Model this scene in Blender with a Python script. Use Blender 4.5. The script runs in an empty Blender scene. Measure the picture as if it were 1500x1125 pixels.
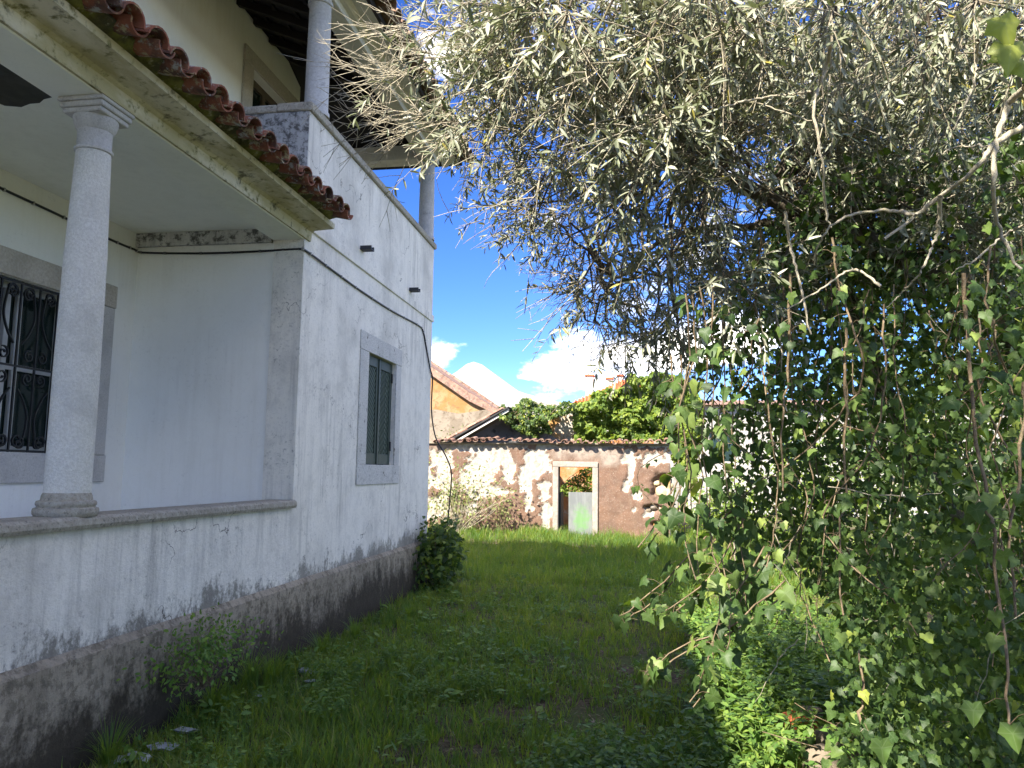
import bpy, bmesh, math, random
import numpy as np
from mathutils import Vector, Matrix

# ------------------------------------------------------------------ camera, sky, sun, exposure
sc = bpy.context.scene
FPX = 1127.0; CAM_H = 1.65
YAW, PITCH, ROLL = math.radians(9.1), math.radians(6.5), math.radians(0.75)
def _rx(a):
    c, s = math.cos(a), math.sin(a); return np.array([[1, 0, 0], [0, c, -s], [0, s, c]])
def _rz(a):
    c, s = math.cos(a), math.sin(a); return np.array([[c, -s, 0], [s, c, 0], [0, 0, 1]])
CAM_R = _rz(YAW) @ _rx(math.pi / 2 + PITCH) @ _rz(ROLL)
CAM_P = np.array([0, 0, CAM_H])
cd = bpy.data.cameras.new('camera'); cam = bpy.data.objects.new('camera', cd)
sc.collection.objects.link(cam); sc.camera = cam
cd.sensor_width = 36.0; cd.lens = FPX / 1500 * 36; cd.clip_start = 0.05; cd.clip_end = 3000
M4 = np.eye(4); M4[:3, :3] = CAM_R; M4[:3, 3] = CAM_P
cam.matrix_world = Matrix(M4.tolist())

SUN = np.array([-0.575, -0.93, 1.0]); SUN = SUN / np.linalg.norm(SUN)      # towards the sun
SUN_EL = math.asin(SUN[2]); SUN_AZ = math.atan2(SUN[0], SUN[1])           # azimuth clockwise from +Y
world = bpy.data.worlds.new('World'); sc.world = world; world.use_nodes = True
SKY_SAT, SKY_VAL, SKY_HUE = 1.24, 0.44, 0.517
CLOUD_OFFSET, CLOUD_TURN = (3.1, 2.2, 0.1), math.radians(46)
wt = world.node_tree; wt.nodes.clear()
def wn(t, **k):
    n = wt.nodes.new(t)
    for a, b in k.items(): setattr(n, a, b)
    return n
wo = wn('ShaderNodeOutputWorld'); bg = wn('ShaderNodeBackground')
sky = wn('ShaderNodeTexSky', sky_type='NISHITA', sun_disc=False, sun_elevation=SUN_EL, sun_rotation=SUN_AZ,
         altitude=1500, air_density=0.85, dust_density=0.0, ozone_density=4.0)
hsv = wn('ShaderNodeHueSaturation'); hsv.inputs['Saturation'].default_value = SKY_SAT; hsv.inputs['Value'].default_value = SKY_VAL; hsv.inputs['Hue'].default_value = SKY_HUE
wt.links.new(sky.outputs[0], hsv.inputs['Color'])
# clouds over the whole sky, thickened overhead and brightened to light the shade
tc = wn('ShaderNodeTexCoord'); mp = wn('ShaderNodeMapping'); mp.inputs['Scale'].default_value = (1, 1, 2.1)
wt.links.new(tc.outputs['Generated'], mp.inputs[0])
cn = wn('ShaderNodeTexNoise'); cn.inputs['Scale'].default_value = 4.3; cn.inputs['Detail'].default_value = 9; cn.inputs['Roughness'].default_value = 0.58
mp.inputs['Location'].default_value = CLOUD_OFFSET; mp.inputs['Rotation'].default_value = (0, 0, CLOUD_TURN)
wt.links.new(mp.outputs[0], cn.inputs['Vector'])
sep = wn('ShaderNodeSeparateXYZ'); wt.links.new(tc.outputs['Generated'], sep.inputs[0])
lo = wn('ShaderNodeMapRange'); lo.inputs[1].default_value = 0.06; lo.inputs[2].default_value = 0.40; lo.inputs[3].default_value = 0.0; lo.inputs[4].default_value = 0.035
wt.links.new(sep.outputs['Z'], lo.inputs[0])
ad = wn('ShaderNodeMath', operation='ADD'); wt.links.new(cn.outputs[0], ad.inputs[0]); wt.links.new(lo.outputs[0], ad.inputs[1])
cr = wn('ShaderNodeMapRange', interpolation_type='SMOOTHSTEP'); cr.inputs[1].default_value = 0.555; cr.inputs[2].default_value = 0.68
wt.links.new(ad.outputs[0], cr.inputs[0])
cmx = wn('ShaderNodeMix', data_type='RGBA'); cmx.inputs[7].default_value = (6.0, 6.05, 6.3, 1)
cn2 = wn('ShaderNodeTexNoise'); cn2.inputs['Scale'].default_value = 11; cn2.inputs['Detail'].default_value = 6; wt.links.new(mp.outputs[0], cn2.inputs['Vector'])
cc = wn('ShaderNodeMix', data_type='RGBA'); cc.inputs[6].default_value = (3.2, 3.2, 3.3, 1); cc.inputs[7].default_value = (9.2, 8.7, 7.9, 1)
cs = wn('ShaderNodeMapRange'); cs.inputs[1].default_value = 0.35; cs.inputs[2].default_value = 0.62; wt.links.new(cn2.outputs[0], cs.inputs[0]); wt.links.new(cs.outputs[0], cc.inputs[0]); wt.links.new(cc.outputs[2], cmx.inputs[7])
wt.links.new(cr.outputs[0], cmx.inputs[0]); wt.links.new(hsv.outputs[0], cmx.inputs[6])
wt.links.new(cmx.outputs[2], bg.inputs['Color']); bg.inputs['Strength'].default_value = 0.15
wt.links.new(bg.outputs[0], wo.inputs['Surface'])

sl = bpy.data.lights.new('sun', 'SUN'); so = bpy.data.objects.new('sun', sl); sc.collection.objects.link(so)
sl.energy = 3.4; sl.angle = math.radians(0.53); sl.color = (1.0, 0.93, 0.82)
so.rotation_euler = Vector((-SUN).tolist()).to_track_quat('-Z', 'Y').to_euler(); so.location = (-20, -30, 30)
sc.view_settings.view_transform = 'Standard'; sc.view_settings.look = 'None'
sc.view_settings.gamma = 1.0; sc.view_settings.use_curve_mapping = False
sc.view_settings.exposure = 2.32
sc.cycles.max_bounces = 8; sc.cycles.diffuse_bounces = 5; sc.cycles.transmission_bounces = 4

rng = np.random.default_rng(11); random.seed(5)

# ------------------------------------------------------------------ pixel helpers (photograph 1500 x 1125)
def ray(x, y): return CAM_R @ np.array([(x - 750) / FPX, -(y - 562.5) / FPX, -1.0])
def on_x(x, y, X): d = ray(x, y); return CAM_P + d * (X / d[0])
def on_y(x, y, Y): d = ray(x, y); return CAM_P + d * (Y / d[1])
def on_z(x, y, Z=0.0): d = ray(x, y); return CAM_P + d * ((Z - CAM_H) / d[2])
def at_d(x, y, dist): d = ray(x, y); return CAM_P + d / np.linalg.norm(d) * dist
def rays(px):
    px = np.asarray(px, float)
    v = np.stack([(px[:, 0] - 750) / FPX, -(px[:, 1] - 562.5) / FPX, -np.ones(len(px))], 1) @ CAM_R.T
    return v / np.linalg.norm(v, axis=1)[:, None]
def project(P):
    q = (np.asarray(P) - CAM_P) @ CAM_R
    return np.stack([750 + FPX * q[:, 0] / -q[:, 2], 562.5 - FPX * q[:, 1] / -q[:, 2]], 1), -q[:, 2]
def in_poly(P, poly):
    x, y = P[:, 0], P[:, 1]; ins = np.zeros(len(P), bool); n = len(poly)
    for i in range(n):
        x1, y1 = poly[i]; x2, y2 = poly[(i + 1) % n]
        c = ((y1 > y) != (y2 > y)) & (x < (x2 - x1) * (y - y1) / ((y2 - y1) if y2 != y1 else 1e-9) + x1)
        ins ^= c
    return ins
_hash = rng.random((64, 64, 64))
def vnoise(P, s=1.0):
    P = np.asarray(P, float) * s + 100.0; i = np.floor(P).astype(int); f = P - i; f = f * f * (3 - 2 * f); r = 0
    for dx in (0, 1):
        for dy in (0, 1):
            for dz in (0, 1):
                w = (f[..., 0] if dx else 1 - f[..., 0]) * (f[..., 1] if dy else 1 - f[..., 1]) * (f[..., 2] if dz else 1 - f[..., 2])
                r = r + w * _hash[(i[..., 0] + dx) % 64, (i[..., 1] + dy) % 64, (i[..., 2] + dz) % 64]
    return r
def fbm(P, s=1.0, o=4):
    a, t, r = 1.0, 0.0, 0
    for k in range(o):
        r = r + a * vnoise(P, s * 2 ** k); t += a; a *= 0.5
    return r / t

# ------------------------------------------------------------------ objects
COL = sc.collection
def link(o, parent=None):
    COL.objects.link(o)
    if parent is not None: o.parent = parent
    return o
def tag(o, label=None, cat=None, group=None, kind=None):
    if label: o['label'] = label
    if cat: o['category'] = cat
    if group: o['group'] = group
    if kind: o['kind'] = kind
    return o
def empty(name, label, cat, group=None, loc=(0, 0, 0)):
    e = bpy.data.objects.new(name, None); e.location = loc; e.empty_display_size = 0.2
    link(e); return tag(e, label, cat, group)
def np_mesh(name, V, T, mat, parent=None, rnd=None, smooth=False, extra=None):
    V = np.ascontiguousarray(V, np.float32); T = np.ascontiguousarray(T, np.int32); k = T.shape[1]
    me = bpy.data.meshes.new(name); me.vertices.add(len(V)); me.vertices.foreach_set('co', V.ravel())
    me.loops.add(T.size); me.loops.foreach_set('vertex_index', T.ravel())
    me.polygons.add(len(T)); me.polygons.foreach_set('loop_start', np.arange(0, T.size, k, dtype=np.int32))
    me.update(calc_edges=True)
    if smooth: me.polygons.foreach_set('use_smooth', np.ones(len(T), bool))
    if rnd is not None:
        a = me.attributes.new('rnd', 'FLOAT', 'POINT'); a.data.foreach_set('value', np.ascontiguousarray(rnd, np.float32))
    for kx, vv in (extra or {}).items():
        a = me.attributes.new(kx, 'FLOAT', 'POINT'); a.data.foreach_set('value', np.ascontiguousarray(vv, np.float32))
    me.materials.append(mat); me.validate()
    o = bpy.data.objects.new(name, me); return link(o, parent)
def bm_obj(name, bm, mat, parent=None, smooth=None):
    bmesh.ops.recalc_face_normals(bm, faces=bm.faces)
    me = bpy.data.meshes.new(name); bm.to_mesh(me); bm.free()
    if smooth is not None:
        me.polygons.foreach_set('use_smooth', np.ones(len(me.polygons), bool))
        try: me.set_sharp_from_angle(angle=math.radians(smooth))
        except Exception: pass
    me.materials.append(mat); o = bpy.data.objects.new(name, me); return link(o, parent)
def box(name, x0, x1, y0, y1, z0, z1, mat, parent=None, bev=0.0, seg=1):
    bm = bmesh.new(); bmesh.ops.create_cube(bm, size=1.0)
    for v in bm.verts:
        v.co = Vector(((x0 + x1) / 2 + v.co.x * (x1 - x0), (y0 + y1) / 2 + v.co.y * (y1 - y0), (z0 + z1) / 2 + v.co.z * (z1 - z0)))
    if bev: bmesh.ops.bevel(bm, geom=list(bm.edges), offset=bev, segments=seg, affect='EDGES')
    return bm_obj(name, bm, mat, parent, 40 if bev else None)
def prism(name, prof, axis, a0, a1, mat, parent=None, bev=0.0):
    """profile (2-D) swept along an axis. axis 'y': profile is (x, z); axis 'x': profile is (y, z)."""
    bm = bmesh.new(); ring = []
    for a in (a0, a1):
        ring.append([bm.verts.new((p[0], a, p[1]) if axis == 'y' else (a, p[0], p[1])) for p in prof])
    n = len(prof)
    for i in range(n): bm.faces.new((ring[0][i], ring[0][(i + 1) % n], ring[1][(i + 1) % n], ring[1][i]))
    bm.faces.new(ring[0]); bm.faces.new(ring[1])
    if bev: bmesh.ops.bevel(bm, geom=list(bm.edges), offset=bev, segments=1, affect='EDGES')
    return bm_obj(name, bm, mat, parent)
def lathe(name, prof, cx, cy, mat, parent=None, n=40):
    bm = bmesh.new(); rings = []
    for r, z in prof: rings.append([bm.verts.new((cx + r * math.cos(2 * math.pi * k / n), cy + r * math.sin(2 * math.pi * k / n), z)) for k in range(n)])
    for a, b in zip(rings, rings[1:]):
        for k in range(n): bm.faces.new((a[k], a[(k + 1) % n], b[(k + 1) % n], b[k]))
    bm.faces.new(rings[0]); bm.faces.new(rings[-1])
    return bm_obj(name, bm, mat, parent, 45)
def holed_wall(name, axis, c_out, c_in, u0, u1, z0, z1, holes, mat, parent=None):
    """wall slab in the plane axis = c with rectangular openings (u0, u1, z0, z1) and real reveals"""
    us = sorted({u0, u1, *[h[0] for h in holes], *[h[1] for h in holes]}); zs = sorted({z0, z1, *[h[2] for h in holes], *[h[3] for h in holes]})
    us = [u for u in us if u0 <= u <= u1]; zs = [z for z in zs if z0 <= z <= z1]
    solid = {}
    for i in range(len(us) - 1):
        for j in range(len(zs) - 1):
            um, zm = (us[i] + us[i + 1]) / 2, (zs[j] + zs[j + 1]) / 2
            solid[i, j] = not any(h[0] < um < h[1] and h[2] < zm < h[3] for h in holes)
    bm = bmesh.new(); cache = {}
    def v(c, u, z):
        k = (c, u, z)
        if k not in cache: cache[k] = bm.verts.new((c, u, z) if axis == 'x' else (u, c, z))
        return cache[k]
    def quad(*p): bm.faces.new([v(*q) for q in p])
    for (i, j), s in solid.items():
        if not s: continue
        a, b, lo_, hi = us[i], us[i + 1], zs[j], zs[j + 1]
        for c in (c_out, c_in): quad((c, a, lo_), (c, b, lo_), (c, b, hi), (c, a, hi))
        for (di, dj, p, q) in ((-1, 0, (a, lo_), (a, hi)), (1, 0, (b, lo_), (b, hi)), (0, -1, (a, lo_), (b, lo_)), (0, 1, (a, hi), (b, hi))):
            if not solid.get((i + di, j + dj), False): quad((c_out, *p), (c_out, *q), (c_in, *q), (c_in, *p))
    return bm_obj(name, bm, mat, parent)
def tube_arrays(pts, radii, n=6):
    P = np.asarray(pts, float); m = len(P); R = np.broadcast_to(np.asarray(radii, float), (m,)) if np.ndim(radii) <= 1 else radii
    T = np.gradient(P, axis=0); T /= np.linalg.norm(T, axis=1)[:, None] + 1e-9
    up = np.array([0.31, 0.17, 0.93]); A = np.cross(T, up); A /= np.linalg.norm(A, axis=1)[:, None] + 1e-9; B = np.cross(T, A)
    th = np.arange(n) * 2 * math.pi / n
    V = P[:, None] + R[:, None, None] * (np.cos(th)[None, :, None] * A[:, None] + np.sin(th)[None, :, None] * B[:, None])
    i = np.arange(m - 1)[:, None] * n; k = np.arange(n)[None]; k2 = (k + 1) % n
    F = np.stack([i + k, i + k2, i + n + k2, i + n + k], -1).reshape(-1, 4)
    return V.reshape(-1, 3), F
def tubes(name, lines, mat, parent=None, n=4, rnd=None):
    Vs, Fs, Rn, off = [], [], [], 0
    for q, (pts, rad) in enumerate(lines):
        V, F = tube_arrays(pts, rad, n); Vs.append(V); Fs.append(F + off); off += len(V)
        Rn.append(np.full(len(V), rng.random() if rnd is None else rnd))
    return np_mesh(name, np.concatenate(Vs), np.concatenate(Fs), mat, parent, rnd=np.concatenate(Rn), smooth=True)
def spline(pts, n=24, jit=0.0):
    P = np.asarray(pts, float); m = len(P)
    if m == 2: Q = P[0] + np.linspace(0, 1, n)[:, None] * (P[1] - P[0])
    else:
        E0 = 2 * P[0] - P[1]; E1 = 2 * P[-1] - P[-2]; X = np.vstack([E0, P, E1]); t = np.linspace(0, m - 1 - 1e-6, n); i = t.astype(int); f = (t - i)[:, None]
        a, b, c, d = X[i], X[i + 1], X[i + 2], X[i + 3]
        Q = 0.5 * (2 * b + (c - a) * f + (2 * a - 5 * b + 4 * c - d) * f ** 2 + (3 * b - a - 3 * c + d) * f ** 3)
    if jit:
        J = rng.normal(0, jit, Q.shape); J[0] = 0; Q = Q + J
    return Q

# ------------------------------------------------------------------ materials
class NT:
    def __init__(s, name):
        s.m = bpy.data.materials.new(name); s.m.use_nodes = True; s.t = s.m.node_tree; s.t.nodes.clear()
        s.out = s.t.nodes.new('ShaderNodeOutputMaterial'); s.pos = s.t.nodes.new('ShaderNodeNewGeometry').outputs['Position']
        s.tc = s.t.nodes.new('ShaderNodeTexCoord'); s.obj = s.tc.outputs['Object']
        s.orand = s.t.nodes.new('ShaderNodeObjectInfo').outputs['Random']
    def _in(s, sock, v):
        if isinstance(v, bpy.types.NodeSocket): s.t.links.new(v, sock)
        elif isinstance(v, (tuple, list)): sock.default_value = (*v, 1.0) if len(v) == 3 and sock.type == 'RGBA' else v
        else: sock.default_value = v
    def noise(s, sc_, det=5, ro=0.55, vec=None, dist=0.0):
        n = s.t.nodes.new('ShaderNodeTexNoise'); s._in(n.inputs['Scale'], sc_); s._in(n.inputs['Detail'], det); s._in(n.inputs['Roughness'], ro); s._in(n.inputs['Distortion'], dist)
        s.t.links.new(vec if vec is not None else s.pos, n.inputs['Vector']); return n.outputs[0]
    def vor(s, sc_, vec=None, feat='F1', out='Distance'):
        n = s.t.nodes.new('ShaderNodeTexVoronoi'); n.feature = feat; s._in(n.inputs['Scale'], sc_)
        s.t.links.new(vec if vec is not None else s.pos, n.inputs['Vector']); return n.outputs[out]
    def scale(s, vec, k, loc=(0, 0, 0)):
        n = s.t.nodes.new('ShaderNodeMapping'); n.inputs['Scale'].default_value = k; n.inputs['Location'].default_value = loc; s.t.links.new(vec, n.inputs[0]); return n.outputs[0]
    def ramp(s, f, a, b, lo_=0.0, hi=1.0, smooth=True):
        n = s.t.nodes.new('ShaderNodeMapRange'); n.interpolation_type = 'SMOOTHSTEP' if smooth else 'LINEAR'
        s._in(n.inputs[0], f); n.inputs[1].default_value = a; n.inputs[2].default_value = b; n.inputs[3].default_value = lo_; n.inputs[4].default_value = hi; return n.outputs[0]
    def mix(s, f, a, b, mode='MIX'):
        n = s.t.nodes.new('ShaderNodeMix'); n.data_type = 'RGBA'; n.blend_type = mode; s._in(n.inputs[0], f); s._in(n.inputs[6], a); s._in(n.inputs[7], b); return n.outputs[2]
    def math(s, op, a, b=0.0):
        n = s.t.nodes.new('ShaderNodeMath'); n.operation = op; s._in(n.inputs[0], a); s._in(n.inputs[1], b); return n.outputs[0]
    def attr(s, name): n = s.t.nodes.new('ShaderNodeAttribute'); n.attribute_name = name; return n.outputs['Fac']
    def z(s): n = s.t.nodes.new('ShaderNodeSeparateXYZ'); s.t.links.new(s.pos, n.inputs[0]); return n.outputs['Z']
    def bump(s, h, st=0.3, d=0.01, nrm=None):
        n = s.t.nodes.new('ShaderNodeBump'); s._in(n.inputs['Height'], h); n.inputs['Strength'].default_value = st; n.inputs['Distance'].default_value = d
        if nrm is not None: s.t.links.new(nrm, n.inputs['Normal'])
        return n.outputs[0]
    def bsdf(s, col, rough=0.8, spec=0.3, nrm=None, metal=0.0):
        n = s.t.nodes.new('ShaderNodeBsdfPrincipled'); s._in(n.inputs['Base Color'], col); s._in(n.inputs['Roughness'], rough); n.inputs['Specular IOR Level'].default_value = spec; n.inputs['Metallic'].default_value = metal
        if nrm is not None: s.t.links.new(nrm, n.inputs['Normal'])
        return n.outputs[0]
    def done(s, sh): s.t.links.new(sh, s.out.inputs['Surface']); return s.m
    def leafy(s, col, tcol, rough=0.4, spec=0.4, tr=0.35, nrm=None):
        a = s.bsdf(col, rough, spec, nrm); t = s.t.nodes.new('ShaderNodeBsdfTranslucent'); s._in(t.inputs['Color'], tcol)
        m = s.t.nodes.new('ShaderNodeMixShader'); m.inputs[0].default_value = tr; s.t.links.new(a, m.inputs[1]); s.t.links.new(t.outputs[0], m.inputs[2]); return s.done(m.outputs[0])

MAT = {}
def stucco(name, base, dark, streak=0.5, mould=0.4, mould_col=(0.085, 0.075, 0.058), edge_z=None, bump=0.35, mottle=0.0, crack=0.0):
    n = NT(name); st = n.noise(1.0, 8, 0.70, n.scale(n.pos, (10, 10, 0.7))); big = n.noise(0.8, 6, 0.62); fine = n.noise(48, 5, 0.65); mid = n.noise(5, 8, 0.70)
    zone = n.ramp(n.noise(0.55, 4, 0.55, n.scale(n.pos, (1, 1, 1), (4, 2, 7))), 0.38, 0.62)
    c = n.mix(n.math('MULTIPLY', n.math('MULTIPLY', n.ramp(st, 0.44, 0.70), zone), streak * 1.15), base, dark)
    c = n.mix(n.math('MULTIPLY', n.ramp(big, 0.45, 0.66), streak * 0.75), c, dark)
    c = n.mix(n.math('MULTIPLY', n.ramp(mid, 0.47, 0.66), streak * 0.4), c, dark)
    c = n.mix(n.math('MULTIPLY', n.ramp(fine, 0.52, 0.68), streak * 0.4), c, dark)
    sp = n.math('MULTIPLY', n.ramp(n.noise(30, 8, 0.78), 0.54, 0.66), n.ramp(n.noise(1.7, 5, 0.65), 0.42, 0.62))
    c = n.mix(n.math('MULTIPLY', sp, mould), c, mould_col)
    dr = n.math('MULTIPLY', n.ramp(n.noise(1.0, 6, 0.65, n.scale(n.pos, (16, 16, 0.5), (3, 9, 1))), 0.58, 0.70), n.ramp(n.noise(1.1, 4, 0.6, n.scale(n.pos, (1, 1, 1), (11, 5, 2))), 0.50, 0.66))
    c = n.mix(n.math('MULTIPLY', dr, mould * 0.75), c, mould_col)
    if crack:
        w = n.t.nodes.new('ShaderNodeVectorMath'); w.operation = 'ADD'; nn = n.t.nodes.new('ShaderNodeTexNoise'); nn.inputs['Scale'].default_value = 3.0; nn.inputs['Detail'].default_value = 6; n.t.links.new(n.pos, nn.inputs['Vector'])
        n.t.links.new(n.pos, w.inputs[0]); n.t.links.new(nn.outputs['Color'], w.inputs[1]); e = n.vor(0.75, w.outputs[0], 'DISTANCE_TO_EDGE')
        c = n.mix(n.math('MULTIPLY', n.math('MULTIPLY', n.ramp(e, 0.005, 0.0015), n.ramp(n.noise(0.9, 3), 0.50, 0.6)), crack), c, mould_col)
    if mottle: c = n.mix(n.math('MULTIPLY', n.ramp(n.noise(13, 8, 0.75), 0.47, 0.60), mottle), c, mould_col)
    if edge_z:
        z = n.z(); zz = n.math('ADD', z, n.ramp(n.noise(1, 8, 0.72, n.scale(n.pos, (5, 5, 3))), 0.25, 0.75, 0.24, -0.24, False)); zz = n.math('ADD', zz, n.ramp(n.noise(30, 6, 0.75), 0.25, 0.75, 0.10, -0.10, False)); zz = n.math('ADD', zz, n.ramp(n.noise(0.7, 2), 0.3, 0.7, 0.12, -0.12, False))
        for (a, b, amt) in edge_z: c = n.mix(n.math('MULTIPLY', n.ramp(zz, a, b), amt), c, mould_col)
    cr_ = n.math('ADD', n.math('MULTIPLY', fine, 0.6), n.math('MULTIPLY', mid, 1.2))
    return n.done(n.bsdf(c, 0.9, 0.2, n.bump(cr_, bump, 0.014)))
MAT['stucco'] = stucco('weathered_white_render', (0.83, 0.79, 0.70), (0.45, 0.43, 0.38), 0.75, 0.6, edge_z=[(0.80, 0.62, 0.7)], crack=0.8)
MAT['stucco_low'] = stucco('rough_white_render', (0.84, 0.80, 0.715), (0.47, 0.445, 0.395), 0.75, 0.65, edge_z=[(0.76, 0.58, 0.75)], bump=0.8, crack=0.9)
MAT['stucco_in'] = stucco('porch_white_paint', (0.86, 0.85, 0.80), (0.74, 0.725, 0.66), 0.4, 0.15, bump=0.12)
MAT['stucco_up'] = stucco('upper_white_paint', (0.84, 0.82, 0.75), (0.70, 0.66, 0.54), 0.35, 0.1, bump=0.12)
MAT['mould'] = stucco('mouldy_render', (0.58, 0.57, 0.54), (0.33, 0.33, 0.32), 0.9, 1.0, (0.06, 0.058, 0.052), mottle=0.85)
MAT['ceil'] = stucco('porch_ceiling_paint', (0.84, 0.84, 0.74), (0.72, 0.72, 0.62), 0.5, 0.1, bump=0.1)  # slight yellow-green tint stands in for light bounced off the grass
MAT['plinth'] = stucco('damp_shaded_cement', (0.37, 0.315, 0.235), (0.20, 0.17, 0.125), 0.8, 1.0, (0.040, 0.032, 0.021), edge_z=[(0.54, 0.20, 0.93)], bump=0.9, mottle=0.5)  # mould at the foot, its dark also painting the shaded hollow there
def algae(name):
    n = NT(name); a = n.noise(2.2, 5, 0.6, n.scale(n.pos, (2, 0.8, 2))); b = n.noise(14, 6, 0.65)
    c = n.mix(n.ramp(a, 0.38, 0.62), (0.70, 0.65, 0.51), (0.47, 0.42, 0.25)); c = n.mix(n.ramp(b, 0.52, 0.7), c, (0.19, 0.18, 0.08))
    c = n.mix(n.math('MULTIPLY', n.ramp(n.noise(5, 5, 0.7), 0.58, 0.7), 0.8), c, (0.06, 0.06, 0.045))
    return n.done(n.bsdf(c, 0.92, 0.15, n.bump(b, 0.5, 0.02)))
MAT['algae'] = algae('algae_stained_cornice')
def moss():
    n = NT('mossy_mortar'); b = n.noise(18, 6, 0.65); a = n.noise(5, 5, 0.6)
    c = n.mix(n.ramp(a, 0.4, 0.62), (0.09, 0.085, 0.05), (0.22, 0.22, 0.07)); c = n.mix(n.ramp(b, 0.55, 0.7), c, (0.4, 0.38, 0.25))
    return n.done(n.bsdf(c, 0.95, 0.1, n.bump(b, 0.9, 0.04)))
MAT['moss'] = moss()
def stone(name, a_, b_, sc_=60, mould=0.3, bump=0.6):
    n = NT(name); f = n.noise(sc_, 5, 0.7); g = n.noise(3, 5, 0.6)
    c = n.mix(n.ramp(f, 0.38, 0.66), a_, b_); c = n.mix(n.math('MULTIPLY', n.ramp(g, 0.45, 0.7), 0.5), c, tuple(k * 0.72 for k in a_))
    m = n.math('MULTIPLY', n.math('MAXIMUM', n.ramp(n.noise(11, 7, 0.75), 0.58, 0.68), n.math('MULTIPLY', n.ramp(n.noise(55, 5, 0.7), 0.52, 0.66), 0.6)), mould); c = n.mix(m, c, (0.05, 0.048, 0.04))
    return n.done(n.bsdf(c, 0.88, 0.2, n.bump(f, bump, 0.012)))
MAT['column'] = stone('hammered_limestone', (0.66, 0.64, 0.57), (0.79, 0.77, 0.70), 70, 0.12, 0.9)
MAT['column_up'] = stone('grey_cement_column', (0.46, 0.45, 0.43), (0.55, 0.54, 0.52), 40, 0.35, 0.3)
MAT['capping'] = stone('lichened_coping', (0.33, 0.30, 0.24), (0.43, 0.40, 0.33), 30, 0.9, 0.7)
MAT['frame_stone'] = stone('speckled_stone', (0.52, 0.50, 0.47), (0.62, 0.60, 0.57), 90, 0.35, 0.5)
MAT['frame_rough'] = stone('rough_beige_stone', (0.47, 0.42, 0.35), (0.57, 0.53, 0.46), 45, 0.2, 0.9)
MAT['frame_grey'] = stone('grey_mouldy_stone', (0.55, 0.535, 0.50), (0.66, 0.645, 0.60), 80, 0.9, 0.5)
MAT['beam'] = stone('painted_concrete_beam', (0.58, 0.56, 0.50), (0.64, 0.62, 0.56), 25, 0.12, 0.2)
MAT['marble'] = stone('pale_broken_marble', (0.36, 0.37, 0.37), (0.48, 0.49, 0.50), 20, 0.6, 0.4)
MAT['white_far'] = stone('far_white_wall', (0.37, 0.35, 0.31), (0.43, 0.41, 0.37), 3, 0.25, 0.1)
MAT['cream_far'] = stone('far_cream_wall', (0.55, 0.47, 0.36), (0.62, 0.54, 0.43), 3, 0.2, 0.1)
MAT['chimney'] = stone('chimney_render', (0.50, 0.42, 0.36), (0.58, 0.50, 0.44), 6, 0.3, 0.3)
def terracotta(name, a_, b_, lich=0.6, dark=0.5):
    n = NT(name); f = n.noise(30, 5, 0.65); g = n.noise(6, 5, 0.6)
    c = n.mix(n.orand, a_, b_); c = n.mix(n.math('MULTIPLY', n.ramp(g, 0.42, 0.62), dark), c, (0.055, 0.045, 0.038))
    c = n.mix(n.math('MULTIPLY', n.ramp(n.noise(15, 6, 0.7), 0.53, 0.63), lich), c, (0.36, 0.31, 0.17))
    c = n.mix(n.math('MULTIPLY', n.ramp(n.noise(13, 5, 0.7, n.scale(n.pos, (1, 1, 1), (5, 3, 1))), 0.54, 0.64), lich), c, (0.33, 0.34, 0.31))
    return n.done(n.bsdf(c, 0.85, 0.25, n.bump(f, 0.5, 0.01)))
MAT['tile'] = terracotta('old_roof_tile', (0.20, 0.065, 0.036), (0.30, 0.12, 0.07), 0.9, 0.8)
MAT['tile_eave'] = terracotta('lichen_eave_tile', (0.24, 0.13, 0.08), (0.33, 0.21, 0.14), 0.7, 0.3)
MAT['tile_ruin'] = terracotta('ruin_roof_tile', (0.24, 0.12, 0.085), (0.33, 0.19, 0.14), 0.5, 0.5)
MAT['tile_red'] = terracotta('bright_red_tile', (0.52, 0.12, 0.045), (0.56, 0.15, 0.06), 0.1, 0.1)
MAT['brick'] = terracotta('broken_brick', (0.46, 0.115, 0.04), (0.5, 0.14, 0.05), 0.15, 0.1)
def plain(name, col, rough=0.6, spec=0.3, var=0.25, sc_=8, metal=0.0):
    n = NT(name); c = n.mix(n.math('MULTIPLY', n.ramp(n.noise(sc_, 5, 0.6), 0.35, 0.65), var), col, tuple(k * 0.45 for k in col))
    return n.done(n.bsdf(c, rough, spec, n.bump(n.noise(sc_ * 6, 4), 0.12, 0.004), metal))
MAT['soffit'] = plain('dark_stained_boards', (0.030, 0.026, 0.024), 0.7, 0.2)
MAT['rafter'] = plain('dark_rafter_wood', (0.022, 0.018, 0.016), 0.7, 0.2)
MAT['shutter'] = plain('dull_green_shutter_paint', (0.05, 0.07, 0.053), 0.55, 0.3, 0.3, 14)
MAT['slat'] = plain('lit_green_slat', (0.115, 0.155, 0.12), 0.6, 0.25, 0.3, 14)  # light catching the slats is put into this paler green
MAT['shutter_dark'] = plain('unlit_room', (0.010, 0.011, 0.010), 0.9, 0.1)  # near-black stands in for the unlit depth behind the slats
MAT['glass'] = plain('dark_green_glass', (0.008, 0.02, 0.016), 0.12, 0.5, 0.2, 3)
MAT['white_paint'] = plain('white_window_paint', (0.55, 0.56, 0.55), 0.5, 0.3, 0.2)
MAT['iron'] = plain('black_wrought_iron', (0.014, 0.015, 0.016), 0.5, 0.4, 0.2)
MAT['brown_wood'] = plain('brown_window_wood', (0.11, 0.085, 0.06), 0.6, 0.3)
MAT['cable'] = plain('black_cable_rubber', (0.013, 0.012, 0.014), 0.5, 0.4, 0.1)
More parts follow.
